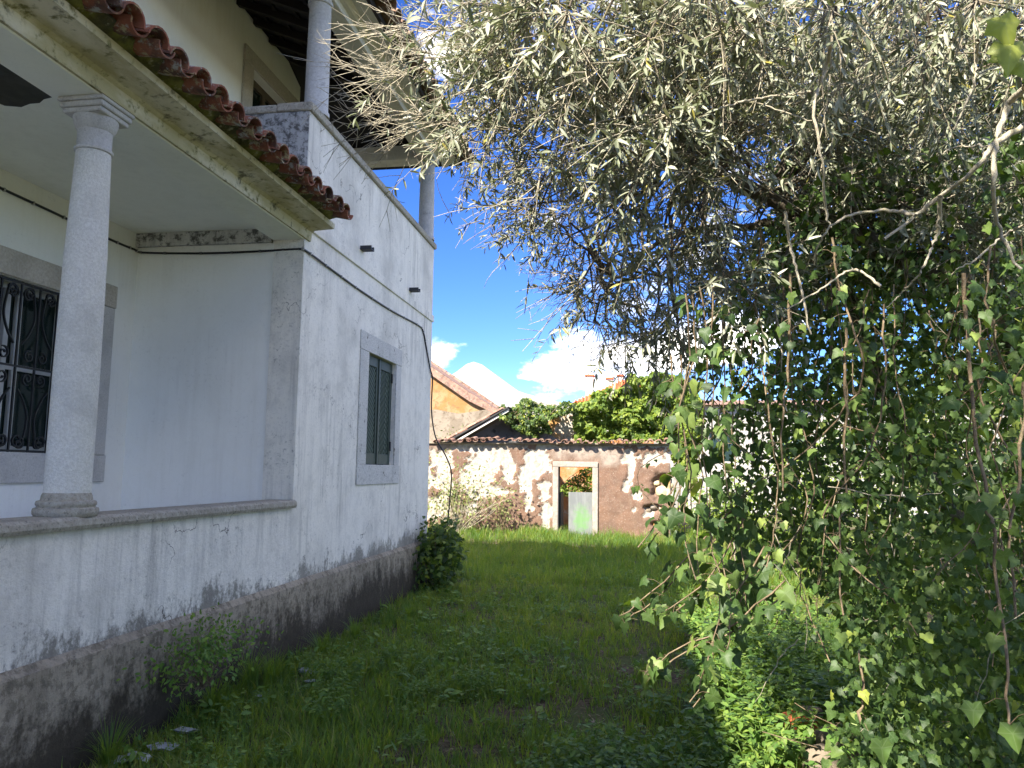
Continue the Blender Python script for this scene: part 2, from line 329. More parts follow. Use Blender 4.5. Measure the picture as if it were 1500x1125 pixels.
MAT['clip'] = plain('pale_cable_clip', (0.35, 0.35, 0.33), 0.6, 0.3)
MAT['spout'] = plain('dark_drain_pipe', (0.03, 0.032, 0.034), 0.6, 0.3)
MAT['bare'] = plain('fallen_plaster_patch', (0.075, 0.073, 0.062), 0.95, 0.1, 0.4, 12)
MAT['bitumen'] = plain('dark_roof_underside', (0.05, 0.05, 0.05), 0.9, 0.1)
def bark(name, a_, b_, lich=0.4, sc_=25):
    n = NT(name); f = n.noise(1, 6, 0.7, n.scale(n.pos, (sc_, sc_, sc_ * 0.5))); c = n.mix(n.ramp(f, 0.35, 0.65), a_, b_)
    c = n.mix(n.math('MULTIPLY', n.ramp(n.noise(16, 5, 0.7), 0.55, 0.66), lich), c, (0.33, 0.31, 0.14))
    return n.done(n.bsdf(c, 0.9, 0.15, n.bump(f, 0.8, 0.015)))
MAT['bark'] = bark('olive_bark', (0.075, 0.06, 0.042), (0.17, 0.145, 0.11), 0.3)
MAT['twig'] = bark('olive_twig', (0.22, 0.19, 0.135), (0.34, 0.30, 0.225), 0.25, 60)
MAT['dead'] = bark('bleached_dead_twig', (0.33, 0.29, 0.20), (0.46, 0.41, 0.31), 0.4, 60)
MAT['vine'] = bark('ivy_stem', (0.14, 0.10, 0.06), (0.25, 0.19, 0.12), 0.2, 50)
def leafmat(name, stops, tcol, rough, spec, tr):
    n = NT(name); r = n.attr('rnd'); c = stops[0][1]
    for p, q in zip(stops, stops[1:]): c = n.mix(n.ramp(r, p[0], q[0], smooth=False), c, q[1])
    c = n.mix(n.math('MULTIPLY', n.ramp(n.noise(40, 3, 0.6), 0.4, 0.7), 0.35), c, (0.05, 0.07, 0.02))
    v = n.attr('vein'); c = n.mix(n.math('MULTIPLY', n.ramp(v, 0.86, 0.99), 0.2), c, (0.26, 0.32, 0.17))
    t = n.mix(n.ramp(r, 0.0, 1.0, smooth=False), tcol[0], tcol[1])
    return n.leafy(c, t, rough, spec, tr)
MAT['olive'] = leafmat('olive_leaf', [(0, (0.09, 0.105, 0.055)), (0.4, (0.18, 0.20, 0.115)), (0.62, (0.31, 0.32, 0.22)), (0.96, (0.48, 0.48, 0.38)), (1.0, (0.38, 0.32, 0.06))], ((0.12, 0.16, 0.04), (0.2, 0.21, 0.1)), 0.42, 0.4, 0.22)
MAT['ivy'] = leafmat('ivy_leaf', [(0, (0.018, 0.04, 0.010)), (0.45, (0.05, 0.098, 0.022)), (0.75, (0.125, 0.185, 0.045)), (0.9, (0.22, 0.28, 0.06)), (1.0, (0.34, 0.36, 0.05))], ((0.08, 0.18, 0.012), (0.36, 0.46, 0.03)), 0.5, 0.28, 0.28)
MAT['ivy_light'] = leafmat('bright_ivy_leaf', [(0, (0.06, 0.11, 0.02)), (0.5, (0.14, 0.22, 0.03)), (1.0, (0.28, 0.34, 0.05))], ((0.18, 0.28, 0.015), (0.38, 0.45, 0.03)), 0.5, 0.3, 0.38)  # brighter, yellower variant of the ivy leaf
MAT['herb'] = leafmat('weed_leaf', [(0, (0.085, 0.175, 0.035)), (0.6, (0.15, 0.27, 0.05)), (1.0, (0.27, 0.37, 0.07))], ((0.13, 0.25, 0.015), (0.25, 0.36, 0.03)), 0.5, 0.3, 0.38)
MAT['grass'] = leafmat('grass_blade', [(0, (0.06, 0.13, 0.038)), (0.5, (0.11, 0.205, 0.045)), (0.88, (0.20, 0.28, 0.055)), (1.0, (0.30, 0.26, 0.11))], ((0.26, 0.42, 0.02), (0.52, 0.60, 0.04)), 0.5, 0.25, 0.45)
MAT['pale_leaf'] = leafmat('pale_shrub_leaf', [(0, (0.12, 0.17, 0.05)), (0.6, (0.24, 0.27, 0.09)), (1.0, (0.36, 0.34, 0.15))], ((0.2, 0.26, 0.04), (0.36, 0.36, 0.08)), 0.55, 0.25, 0.3)
MAT['litter'] = leafmat('dry_leaf_litter', [(0, (0.10, 0.065, 0.035)), (0.6, (0.20, 0.14, 0.08)), (1.0, (0.36, 0.31, 0.22))], ((0.1, 0.06, 0.02), (0.2, 0.14, 0.06)), 0.8, 0.15, 0.1)
def soil():
    n = NT('soil_and_moss'); a = n.noise(1.3, 6, 0.6); b = n.noise(22, 6, 0.7); c = n.mix(n.ramp(b, 0.35, 0.7), (0.06, 0.045, 0.028), (0.17, 0.135, 0.09))
    c = n.mix(n.math('MULTIPLY', n.ramp(a, 0.42, 0.62), 0.75), c, (0.08, 0.115, 0.03)); far = n.ramp(n.noise(0.2, 3), 0.3, 0.7)
    return n.done(n.bsdf(c, 0.95, 0.1, n.bump(b, 0.8, 0.03)))
MAT['soil'] = soil()

# ------------------------------------------------------------------ ground
def gz(x, y):
    P = np.stack([np.asarray(x, float), np.asarray(y, float), np.zeros_like(np.asarray(x, float))], -1)
    h = (fbm(P, 0.7, 4) - 0.5) * 0.10
    h = h + 0.30 * np.exp(-((np.asarray(x) + 3.9) / 1.9) ** 2 - ((np.asarray(y) - 19.6) / 1.3) ** 2)
    near = np.clip((np.asarray(x, float) + 3.05) / 0.8, 0, 1)
    return h * (0.35 + 0.65 * near) - 0.02
def make_ground():
    def axis(lo_, hi, step, far):
        a = list(np.arange(lo_, hi + 1e-6, step)); s = step
        while a[-1] < far: s *= 1.35; a.append(a[-1] + s)
        s = step; b = []; v = lo_
        while v > -far: s *= 1.35; v -= s; b.append(v)
        return np.array(b[::-1] + a)
    xs, ys = axis(-6, 6, 0.12, 900), axis(0, 24, 0.12, 900)
    X, Y = np.meshgrid(xs, ys); Z = gz(X, Y); V = np.stack([X, Y, Z], -1).reshape(-1, 3)
    nx = len(xs); i, j = np.meshgrid(np.arange(nx - 1), np.arange(len(ys) - 1)); k = (j * nx + i).ravel()
    o = np_mesh('ground', V, np.stack([k, k + 1, k + nx + 1, k + nx], 1), MAT['soil'], smooth=True); o['kind'] = 'structure'
make_ground()

# ------------------------------------------------------------------ the white house
house = empty('white_house', 'weathered white two storey house with porch, terrace and tiled eaves', 'house', loc=(-6, 5, 0))
H_INV = Matrix.Translation((6, -5, 0))
def hpart(o, parent=None):
    """parent a mesh that was made in world coordinates without moving it"""
    p = parent or house; o.parent = p; o.matrix_parent_inverse = H_INV if p is house else Matrix.Identity(4)
    return o
XW, XB, YC, YF = -3.05, -4.77, 6.62, 11.25
Y0 = -8.0; YP = 1.55
hpart(box('porch_wall', XW - 0.22, XW, YP, YC, 0.60, 1.30, MAT['stucco_low']))
hpart(holed_wall('side_wall', 'x', XW, XW - 0.30, YC, YF, 0.60, 5.05, [(8.47, 9.51, 1.71, 3.01)], MAT['stucco']))
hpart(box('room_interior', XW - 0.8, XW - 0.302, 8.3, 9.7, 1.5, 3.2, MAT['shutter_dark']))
hpart(prism('plinth', [(-3.5, -0.4), (-3.0, -0.4), (-3.005, 0.3), (-3.012, 0.605), (-3.045, 0.645), (-3.5, 0.645)], 'y', Y0, YF + 0.03, MAT['plinth']))
hpart(prism('coping', [(-3.30, 1.302), (-3.015, 1.302), (-3.005, 1.325), (-3.01, 1.355), (-3.03, 1.372), (-3.28, 1.372), (-3.30, 1.35)], 'y', YP, YC - 0.002, MAT['capping']))
hpart(box('porch_floor', XB, XW - 0.221, YP - 1, YC, 0.4, 0.6, MAT['white_paint']))
hpart(box('porch_end_wall', XB, XW - 0.301, YC + 0.018, YC + 0.25, 0.6, 4.0, MAT['stucco_in']))
WIN = (4.30, 6.10, 1.75, 3.10)
hpart(holed_wall('porch_back_wall', 'x', XB, XB - 0.28, Y0, YC + 0.25, 0.3, 3.98, [WIN], MAT['stucco_in']))
hpart(holed_wall('upper_wall', 'x', XB - 0.003, XB - 0.28, Y0, 10.0, 3.982, 7.33, [(8.62, 9.72, 4.1, 6.70), (4.95, 6.12, 4.9, 6.45)], MAT['stucco_up']))
hpart(box('far_wall', -12, XW - 0.302, YF - 0.25, YF, 0.3, 4.0, MAT['stucco']))
hpart(box('far_parapet', XB, XW - 0.302, YF - 0.22, YF, 4.002, 5.05, MAT['stucco']))
hpart(box('upper_far_wall', -12, XB - 0.282, 9.75, 10.0, 4.002, 7.0, MAT['stucco_up']))
hpart(box('street_wall', -12, XB - 0.282, Y0, Y0 + 0.25, 0.3, 6.6, MAT['stucco_up']))
hpart(box('rear_wall', -12.25, -12.002, Y0, YF - 0.05, 0.3, 6.6, MAT['stucco_up']))
hpart(box('terrace_floor', XB, XW - 0.302, YC + 0.252, YF - 0.252, 3.85, 4.10, MAT['frame_stone']))
hpart(box('terrace_side_parapet', XB, XW - 0.004, YC - 0.012, YC + 0.017, 4.0, 5.048, MAT['mould']))
hpart(box('parapet_coping', XW - 0.33, XW + 0.035, YC - 0.03, YF + 0.04, 5.052, 5.14, MAT['capping'], bev=0.012))
hpart(box('parapet_coping', XB, XW - 0.332, YC - 0.03, YC + 0.22, 5.052, 5.128, MAT['capping'], bev=0.012))
hpart(box('string_course', XW - 0.002, XW + 0.022, YC + 0.13, YF + 0.02, 3.905, 4.01, MAT['stucco'], bev=0.006))
# porch ceiling, beam, cornice
hpart(box('porch_ceiling', XB, XW - 0.312, YP, YC + 0.016, 3.90, 3.97, MAT['ceil']))
hpart(box('ceiling_cove', XB + 0.002, XW - 0.32, YC - 0.03, YC + 0.015, 3.77, 3.898, MAT['mould']))
hpart(box('porch_beam', XW - 0.31, XW, YP, YC - 0.001, 3.79, 4.0, MAT['ceil'], bev=0.006))
hpart(prism('cornice', [(-3.048, 3.797), (-3.028, 3.797), (-3.022, 3.885), (-2.99, 3.900), (-2.80, 3.912), (-2.795, 3.958), (-3.048, 3.958)], 'y', YP, YC + 0.10, MAT['algae']))
def bare_patch():
    # concrete showing where a round piece of ceiling plaster fell off
    c = on_z(-12, 112, 3.897); bm = bmesh.new(); vs = []
    for k in range(22):
        a = k * 2 * math.pi / 22; r = 0.36 * (1 + 0.16 * math.sin(3 * a + 1) + random.uniform(-0.06, 0.06)); vs.append((c[0] + r * math.cos(a) * 0.75, c[1] + r * math.sin(a)))
    lo_ = [bm.verts.new((x, y, 3.894)) for x, y in vs]; hi = [bm.verts.new((x, y, 3.905)) for x, y in vs]
    bm.faces.new(lo_); bm.faces.new(hi)
    for k in range(22): bm.faces.new((lo_[k], lo_[(k + 1) % 22], hi[(k + 1) % 22], hi[k]))
    o = hpart(bm_obj('bare_plaster_patch', bm, MAT['bare'])); o['label'] = 'dark round patch of fallen plaster on the porch ceiling'
bare_patch()
# columns
def column(name, cx, cy, z0, z1, r0, r1, mat, capital=True):
    h = z1 - z0; p = []
    shaft = hpart(lathe('column', [(r0, z0 + 0.13), (r0 * 1.0, z0 + h * 0.33), (r0 * 0.94, z0 + h * 0.62), (r1, z1 - 0.30)] if capital else [(r0 * 1.12, z0), (r0 * 1.12, z0 + 0.04), (r0, z0 + 0.06), (r0 * 0.97, z0 + h * 0.5), (r1, z1 - 0.09), (r1 * 1.16, z1 - 0.085), (r1 * 1.16, z1 - 0.05), (r1, z1 - 0.045), (r1, z1)], cx, cy, mat))
    if capital:
        b = lathe('column_base', [(r0 * 1.30, z0 + 0.0), (r0 * 1.38, z0 + 0.014), (r0 * 1.39, z0 + 0.03), (r0 * 1.36, z0 + 0.044), (r0 * 1.22, z0 + 0.05), (r0 * 1.22, z0 + 0.056), (r0 * 1.27, z0 + 0.062), (r0 * 1.28, z0 + 0.074), (r0 * 1.24, z0 + 0.084), (r0 * 1.09, z0 + 0.09), (r0 * 1.06, z0 + 0.115), (r0 * 1.0, z0 + 0.13)], cx, cy, MAT['capping']); b.parent = shaft; b.matrix_parent_inverse = Matrix.Identity(4)
        c = lathe('capital', [(r1, z1 - 0.30), (r1 * 1.1, z1 - 0.295), (r1 * 1.12, z1 - 0.28), (r1 * 1.0, z1 - 0.268), (r1 * 1.0, z1 - 0.17), (r1 * 1.06, z1 - 0.165), (r1 * 1.22, z1 - 0.135), (r1 * 1.30, z1 - 0.105), (r1 * 1.30, z1 - 0.092)], cx, cy, MAT['frame_stone']); c.parent = shaft
        for (w, a, bb) in ((r1 * 1.34, 0.0915, 0.062), (r1 * 1.47, 0.0615, 0.028), (r1 * 1.58, 0.0275, 0.002)):
            q = box('abacus', cx - w, cx + w, cy - w, cy + w, z1 - a, z1 - bb, MAT['frame_stone'], shaft, bev=0.006)
    return shaft
pc = on_x(97, 742, -3.165)
column('porch_column', -3.165, float(pc[1]), 1.370, 3.79, 0.120, 0.094, MAT['column'])
column('terrace_column', -3.13, 6.93, 5.138, 6.40, 0.118, 0.108, MAT['column_up'], False)
column('terrace_column', -3.13, 11.05, 5.138, 6.40, 0.118, 0.108, MAT['column_up'], False)

# barrel tiles -------------------------------------------------------
def tile_mesh(name, up, L=0.45, r0=0.095, r1=0.078, t=0.013, mat=None):
    """half-round clay tile; lower end at x = 0, runs up-slope to -x; up: arch (cover), else trough (channel)"""
    n = 9; V = []; F = []
    for q, (x, r) in enumerate(((0, r0 if up else r1), (-L, r1 if up else r0))):
        for rr in (r, r - t):
            for k in range(n):
                a = math.pi * k / (n - 1); V.append((x, rr * math.cos(a), (rr if up else -rr) * math.sin(a) * 0.82))
    for layer in (0, 1):
        for k in range(n - 1): a = layer * n + k; F.append((a, a + 1, a + 1 + 2 * n, a + 2 * n))
    for e in (0, 2 * n):
        for k in range(n - 1): F.append((e + k, e + k + 1, e + n + k + 1, e + n + k))
    for k in (0, n - 1): F.append((k, n + k, 3 * n + k, 2 * n + k))
    me = bpy.data.meshes.new(name); me.from_pydata(V, [], F); me.materials.append(mat); me.polygons.foreach_set('use_smooth', [True] * len(F))
    me.set_sharp_from_angle(angle=math.radians(50)); return me
def tile_roof(parent, xe, ze, slope, y0, y1, rows, mats, pitch=0.217, step=0.37, jit=0.008, filled=True):
    ang = math.atan(slope); cov = [tile_mesh('cover_tile', True, mat=m) for m in mats]; cha = [tile_mesh('channel_tile', False, mat=m) for m in mats]
    plugs = []
    for r in range(rows):
        y = y0
        while y < y1:
            for kind in (0, 1):
                m = mats and (cov if kind == 0 else cha)[0 if r == 0 else min(1, len(mats) - 1)]
                o = bpy.data.objects.new('roof_tile' if kind == 0 else 'channel_tile', m); link(o, parent)
                s = r * step + random.uniform(-jit, jit) * 2 + (0.0 if kind == 0 else 0.02)
                o.location = (xe - s * math.cos(ang), y + (0 if kind == 0 else pitch / 2) + random.uniform(-jit, jit), ze + s * math.sin(ang) + (0.045 if kind == 0 else 0.075) + r * 0.004)
                o.rotation_euler = (random.uniform(-0.05, 0.05), ang - 0.035 + random.uniform(-0.02, 0.02), random.uniform(-0.035, 0.035))
                if r == 0 and kind == 0 and filled: plugs.append(o)
            y += pitch
    return plugs
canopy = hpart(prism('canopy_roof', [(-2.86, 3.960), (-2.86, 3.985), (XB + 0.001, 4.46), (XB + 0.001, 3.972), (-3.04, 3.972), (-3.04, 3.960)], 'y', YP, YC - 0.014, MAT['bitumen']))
tile_roof(canopy, -2.575, 3.93, 0.25, 1.9, YC - 0.10, 5, [MAT['tile'], MAT['tile']])
def mortar_bed():
    ys = np.linspace(1.7, YC - 0.02, 220); prof = [(-3.03, 3.957), (-2.93, 3.954), (-2.84, 3.962), (-2.76, 3.985), (-2.72, 4.01), (-2.74, 4.03), (-2.9, 4.05)]
    V = np.array([[p[0], y, p[1]] for y in ys for p in prof]); m = len(prof)
    w = np.tile(np.array([0, .5, 1, 1, 1, .7, 0]), len(ys))
    N = fbm(V, 9, 4) - 0.5; V[:, 0] += N * 0.10 * w; V[:, 2] += (fbm(V + 7, 12, 4) - 0.5) * 0.07 * w
    i, j = np.meshgrid(np.arange(m - 1), np.arange(len(ys) - 1)); k = (j * m + i).ravel()
    o = np_mesh('mortar_bed', V, np.stack([k, k + 1, k + m + 1, k + m], 1), MAT['moss'], canopy, smooth=True)
mortar_bed()
# upper roof over the terrace
def zr(x): return 6.63 + 0.42 * (-3.0 - x)
def plan_slab(name, pts, zf, t, mat):
    """roof plane: plan polygon lifted by zf, thickness t"""
    bm = bmesh.new(); n = len(pts); lo_ = [bm.verts.new((x, y, zf(x, y))) for x, y in pts]; hi = [bm.verts.new((x, y, zf(x, y) + t)) for x, y in pts]
    bm.faces.new(lo_); bm.faces.new(hi)
    for i in range(n): bm.faces.new((lo_[i], lo_[(i + 1) % n], hi[(i + 1) % n], hi[i]))
    return bm_obj(name, bm, mat)
YE = YF + 0.30; ridge = (-8.6, YE - 5.9)
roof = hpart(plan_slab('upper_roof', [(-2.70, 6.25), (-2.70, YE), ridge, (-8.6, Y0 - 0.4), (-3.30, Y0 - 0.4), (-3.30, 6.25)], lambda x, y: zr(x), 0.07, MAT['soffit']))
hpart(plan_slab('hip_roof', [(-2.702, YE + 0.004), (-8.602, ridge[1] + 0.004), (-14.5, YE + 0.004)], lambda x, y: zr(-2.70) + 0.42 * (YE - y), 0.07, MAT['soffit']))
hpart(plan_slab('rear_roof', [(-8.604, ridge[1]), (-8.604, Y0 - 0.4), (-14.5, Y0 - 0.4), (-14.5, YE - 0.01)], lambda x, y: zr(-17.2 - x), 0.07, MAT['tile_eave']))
y = 6.45
while y < YF + 0.3:
    x0, x1 = -3.25, XB + 0.01
    x1 = max(XB + 0.01, -2.7 - (YE - y) + 0.2)
    if x1 > x0 - 0.3: y += 0.42; continue
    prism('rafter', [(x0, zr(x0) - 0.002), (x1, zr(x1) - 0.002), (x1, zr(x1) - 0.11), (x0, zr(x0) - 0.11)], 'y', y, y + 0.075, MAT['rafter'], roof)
    y += 0.42
for k in range(4):
    x = -3.62 - k * 0.3
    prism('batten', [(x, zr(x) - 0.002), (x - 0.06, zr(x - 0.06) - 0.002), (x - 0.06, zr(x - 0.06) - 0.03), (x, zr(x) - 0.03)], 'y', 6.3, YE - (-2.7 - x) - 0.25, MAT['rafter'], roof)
hpart(box('terrace_beam', XW - 0.19, XW + 0.05, 5.2, YF, 6.402, 6.63, MAT['beam'], bev=0.008))
hpart(box('terrace_beam', XB, XW - 0.192, YF - 0.29, YF - 0.02, 6.402, 6.63, MAT['beam'], bev=0.008))
hpart(prism('eave_cornice', [(-2.998, 6.48), (-2.95, 6.485), (-2.90, 6.52), (-2.74, 6.525), (-2.735, 6.57), (-2.998, 6.62)], 'y', 5.6, YF + 0.30, MAT['beam']))
tile_roof(roof, -2.52, 6.53, 0.42, 6.3, YF + 0.26, 3, [MAT['tile_eave'], MAT['tile_eave']])

# shuttered window of the side wall ------------------------------------
def clip_rect(poly, y0, y1, z0, z1):
    def cl(P, ax, v, keep_lo):
        out = []
        for i in range(len(P)):
            a, b = P[i], P[(i + 1) % len(P)]; ia = (a[ax] >= v) if keep_lo else (a[ax] <= v); ib = (b[ax] >= v) if keep_lo else (b[ax] <= v)
            if ia: out.append(a)
            if ia != ib:
                t = (v - a[ax]) / (b[ax] - a[ax]); out.append((a[0] + t * (b[0] - a[0]), a[1] + t * (b[1] - a[1])))
        return out
    for ax, v, k in ((0, y0, True), (0, y1, False), (1, z0, True), (1, z1, False)):
        poly = cl(poly, ax, v, k)
        if len(poly) < 3: return None
    return poly
def slab_yz(name, poly, x0, x1, mat, parent):
    bm = bmesh.new(); a = [bm.verts.new((x0, p[0], p[1])) for p in poly]; b = [bm.verts.new((x1, p[0], p[1])) for p in poly]; n = len(poly)
    bm.faces.new(a); bm.faces.new(b)
    for i in range(n): bm.faces.new((a[i], a[(i + 1) % n], b[(i + 1) % n], b[i]))
    return bm_obj(name, bm, mat, parent)
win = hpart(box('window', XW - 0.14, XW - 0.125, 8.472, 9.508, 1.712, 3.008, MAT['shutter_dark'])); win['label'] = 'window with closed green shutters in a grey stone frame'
box('lintel', XW - 0.001, XW + 0.016, 8.18, 9.73, 3.01, 3.225, MAT['frame_grey'], win, bev=0.004)
box('sill', XW - 0.001, XW + 0.020, 8.19, 9.73, 1.48, 1.71, MAT['frame_grey'], win, bev=0.004)
box('jamb', XW - 0.001, XW + 0.014, 8.19, 8.468, 1.712, 3.008, MAT['frame_grey'], win, bev=0.004)
box('jamb', XW - 0.001, XW + 0.014, 9.512, 9.72, 1.712, 3.008, MAT['frame_grey'], win, bev=0.004)
for side in (0, 1):
    ya, yb = (8.475, 8.985) if side == 0 else (8.995, 9.505); za, zb = 1.716, 3.004; w = 0.075
    xf, xk = XW - 0.045, XW - 0.085
    for (a, b, c, d) in ((ya, ya + w, za, zb), (yb - w, yb, za, zb), (ya + w, yb - w, za, za + 0.13), (ya + w, yb - w, zb - 0.12, zb)):
        box('shutter_rail', xk, xf, a, b, c, d, MAT['shutter'], win, bev=0.004)
    a, b, c, d = ya + w, yb - w, za + 0.13, zb - 0.12; sl_ = 1.15 * (1 if side == 0 else -1)
    k = c - 0.7
    while k < d + 0.7:
        P = [(a, k), (b, k + sl_ * (b - a)), (b, k + sl_ * (b - a) + 0.026), (a, k + 0.026)]
        P = clip_rect(P, a + 0.001, b - 0.001, c + 0.001, d - 0.001)
        if P: slab_yz('slat', P, xf - 0.020, xf - 0.013, MAT['slat'], win)
        k += 0.066
for (yy, zz) in ((8.50, 2.82), (8.50, 1.95), (9.48, 2.82), (9.48, 1.95)): box('hinge', XW - 0.044, XW - 0.03, yy - 0.02, yy + 0.02, zz - 0.06, zz + 0.06, MAT['iron'], win)
box('shutter_edge_strip', XW - 0.044, XW - 0.030, 8.965, 9.005, 1.72, 3.0, MAT['shutter'], win)

# grilled porch window --------------------------------------------------
ya, yb, za, zb = WIN
pw = hpart(box('porch_window', XB - 0.20, XB - 0.18, ya, yb, za, zb, MAT['glass'])); pw['label'] = 'dark window behind a black scrolled iron grille'
box('lintel', XB - 0.001, XB + 0.03, ya - 0.25, yb + 0.25, zb + 0.002, zb + 0.21, MAT['frame_rough'], pw, bev=0.006)
box('sill', XB - 0.001, XB + 0.03, ya - 0.25, yb + 0.25, za - 0.24, za - 0.002, MAT['frame_stone'], pw, bev=0.006)
box('jamb', XB - 0.001, XB + 0.025, yb + 0.002, yb + 0.24, za, zb, MAT['frame_stone'], pw, bev=0.006)
box('jamb', XB - 0.001, XB + 0.025, ya - 0.24, ya - 0.002, za, zb, MAT['frame_stone'], pw, bev=0.006)
for yy in (4.33, 4.82, 5.30, 5.42, 5.86, 6.06): box('mullion', XB - 0.178, XB - 0.14, yy - 0.026, yy + 0.026, za, zb, MAT['white_paint'], pw, bev=0.004)
for zz in (za + 0.03, 2.43, zb - 0.03): box('glazing_bar', XB - 0.176, XB - 0.146, ya, yb, zz - 0.024, zz + 0.024, MAT['white_paint'], pw)
gr = pw
gx = XB - 0.03; cells = 9; cw = (yb - ya - 0.04) / cells
def flat(name, pts, w=0.010, d=0.018):
    """flat iron strip bent along a line in the y-z plane"""
    P = np.array(pts); T = np.gradient(P, axis=0); T /= np.linalg.norm(T, axis=1)[:, None] + 1e-9; N = np.stack([-T[:, 1], T[:, 0]], 1) * w / 2; V = []
    for p, q in zip(P, N): V += [(-d / 2, *(p + q)), (d / 2, *(p + q)), (d / 2, *(p - q)), (-d / 2, *(p - q))]
    F = []
    for i in range(len(P) - 1):
        for k in range(4): F.append((4 * i + k, 4 * i + (k + 1) % 4, 4 * i + 4 + (k + 1) % 4, 4 * i + 4 + k))
    me = bpy.data.meshes.new(name); me.from_pydata(np.array(V).tolist(), [], F); me.materials.append(MAT['iron']); return me
def s_scroll(w, h):
    pts = []
    r = w * 0.30
    for k in range(26):                          # top spiral
        a = 2.7 * math.pi * (1 - k / 25); rr = r * (0.25 + 0.75 * k / 25); pts.append((-w * 0.12 + rr * math.cos(a + 0.2) , h - r * 1.05 + rr * math.sin(a + 0.2)))
    e = pts[-1]; st = (e[0], e[1])
    tail = [(w * 0.30, h * 0.62), (w * 0.05, h * 0.40), (-w * 0.30, h * 0.25)]
    c = spline([(*st, 0)] + [(*t, 0) for t in tail], 22)[1:, :2]; pts += [tuple(p) for p in c]
    return pts
scr = flat('scroll', s_scroll(cw, 0.62)); bar = flat('grille_bar', [(0, za), (0, zb)], 0.014, 0.014)
sml = flat('small_scroll', [(0.052 * (0.25 + 0.75 * k / 24) * math.cos(2.6 * math.pi * k / 24), 0.052 * (0.25 + 0.75 * k / 24) * math.sin(2.6 * math.pi * k / 24)) for k in range(25)])
def gcopy(me, y, z, sy=1, sz=1):
    o = bpy.data.objects.new(me.name.split('.')[0], me); o.location = (gx, y, z); o.scale = (1, sy, sz); link(o, gr)
for k in range(cells + 1): gcopy(bar, ya + 0.02 + k * cw, 0)
for zz in (za + 0.012, (za + zb) / 2, zb - 0.012): o = box('grille_rail', gx - 0.008, gx + 0.008, ya, yb, zz - 0.008, zz + 0.008, MAT['iron'], gr)
for k in range(cells):
    yc = ya + 0.02 + (k + 0.5) * cw
    f = 1 if k % 2 else -1
    gcopy(scr, yc, (za + zb) / 2 + 0.02, f); gcopy(scr, yc, (za + zb) / 2 - 0.02, f, -1)
    gcopy(sml, yc + f * 0.03, (za + zb) / 2 + 0.09, -f); gcopy(sml, yc + f * 0.03, (za + zb) / 2 - 0.09, -f, -1); gcopy(sml, yc, za + 0.07, f); gcopy(sml, yc, zb - 0.07, -f, -1)
# terrace door and the small upper window
uw = hpart(box('terrace_door', XB - 0.20, XB - 0.16, 8.62, 9.72, 4.1, 6.70, MAT['glass']))
box('lintel', XB - 0.002, XB + 0.03, 8.38, 9.96, 6.702, 6.90, MAT['frame_rough'], uw, bev=0.005)
for (a, b) in ((8.38, 8.618), (9.722, 9.96)): box('jamb', XB - 0.002, XB + 0.025, a, b, 4.1, 6.70, MAT['frame_rough'], uw, bev=0.005)
for (a, b) in ((8.622, 8.70), (9.13, 9.21), (9.64, 9.718)): box('door_stile', XB - 0.158, XB - 0.12, a, b, 4.1, 6.698, MAT['brown_wood'], uw, bev=0.004)
for (a, b) in ((6.60, 6.698), (5.5, 5.56)): box('door_rail', XB - 0.157, XB - 0.122, 8.702, 9.638, a, b, MAT['brown_wood'], uw)
u2 = hpart(box('upper_window', XB - 0.20, XB - 0.16, 4.95, 6.12, 4.9, 6.45, MAT['glass']))
for yy in (5.0, 5.3, 5.6, 5.9, 6.07): box('window_bar', XB - 0.10, XB - 0.06, yy - 0.02, yy + 0.02, 4.9, 6.45, MAT['spout'], u2)
for zz in (5.3, 5.7, 6.1): box('window_rail', XB - 0.098, XB - 0.07, 4.95, 6.12, zz - 0.015, zz + 0.015, MAT['spout'], u2)
# rain spouts
for (yy, zz) in ((8.13, 4.14), (10.05, 4.12)):
    hpart(prism('rain_spout', [(yy - 0.05, zz + 0.025), (yy - 0.055, zz - 0.02), (yy + 0.055, zz - 0.02), (yy + 0.05, zz + 0.025), (yy + 0.035, zz + 0.025), (yy + 0.035, zz - 0.008), (yy - 0.035, zz - 0.008), (yy - 0.035, zz + 0.025)], 'x', XW - 0.01, XW + 0.13, MAT['spout']))

# black cable along the walls, hanging off the far corner
pts = [on_x(-60, 246, XB + 0.012)] + [on_x(a, b, XB + 0.012) for a, b in ((0, 275), (80, 312), (160, 350), (196, 365))]
pts += [on_y(a, b, YC - 0.0) for a, b in ((212, 370),)] + [on_y(a, b, YC + 0.004) for a, b in ((300, 371), (380, 368), (436, 365))]
pts += [on_x(a, b, XW + 0.012) for a, b in ((449, 368), (490, 398), (530, 427), (575, 456), (612, 476), (620, 486))] + [on_x(625, 512, XW + 0.014), on_x(630, 540, XW + 0.02)]
hang = [on_y(a, b, 11.30 + 0.02 * i) for i, (a, b) in enumerate(((633.5, 556), (632, 600), (638, 640), (653, 668), (661, 692), (659, 730), (655, 775)))]
g_end = hang[-1].copy()
cab = tubes('electric_cable', [(spline(pts + hang, 150), 0.0105)], MAT['cable'], None, 8); tag(cab, 'black electric cable clipped along the white walls and dropping at the corner', 'cable')
C0 = spline(pts, 90)
for k in range(3, 88, 3):
    p = C0[k]
    if np.any(np.abs(p[1] - YC) < 0.01) or True:
        s = 0.014; nrm = 0
        box('cable_clip', p[0] - 0.012, p[0] + 0.012, p[1] - 0.007, p[1] + 0.007, p[2] - 0.013, p[2] + 0.013, MAT['clip'], cab)
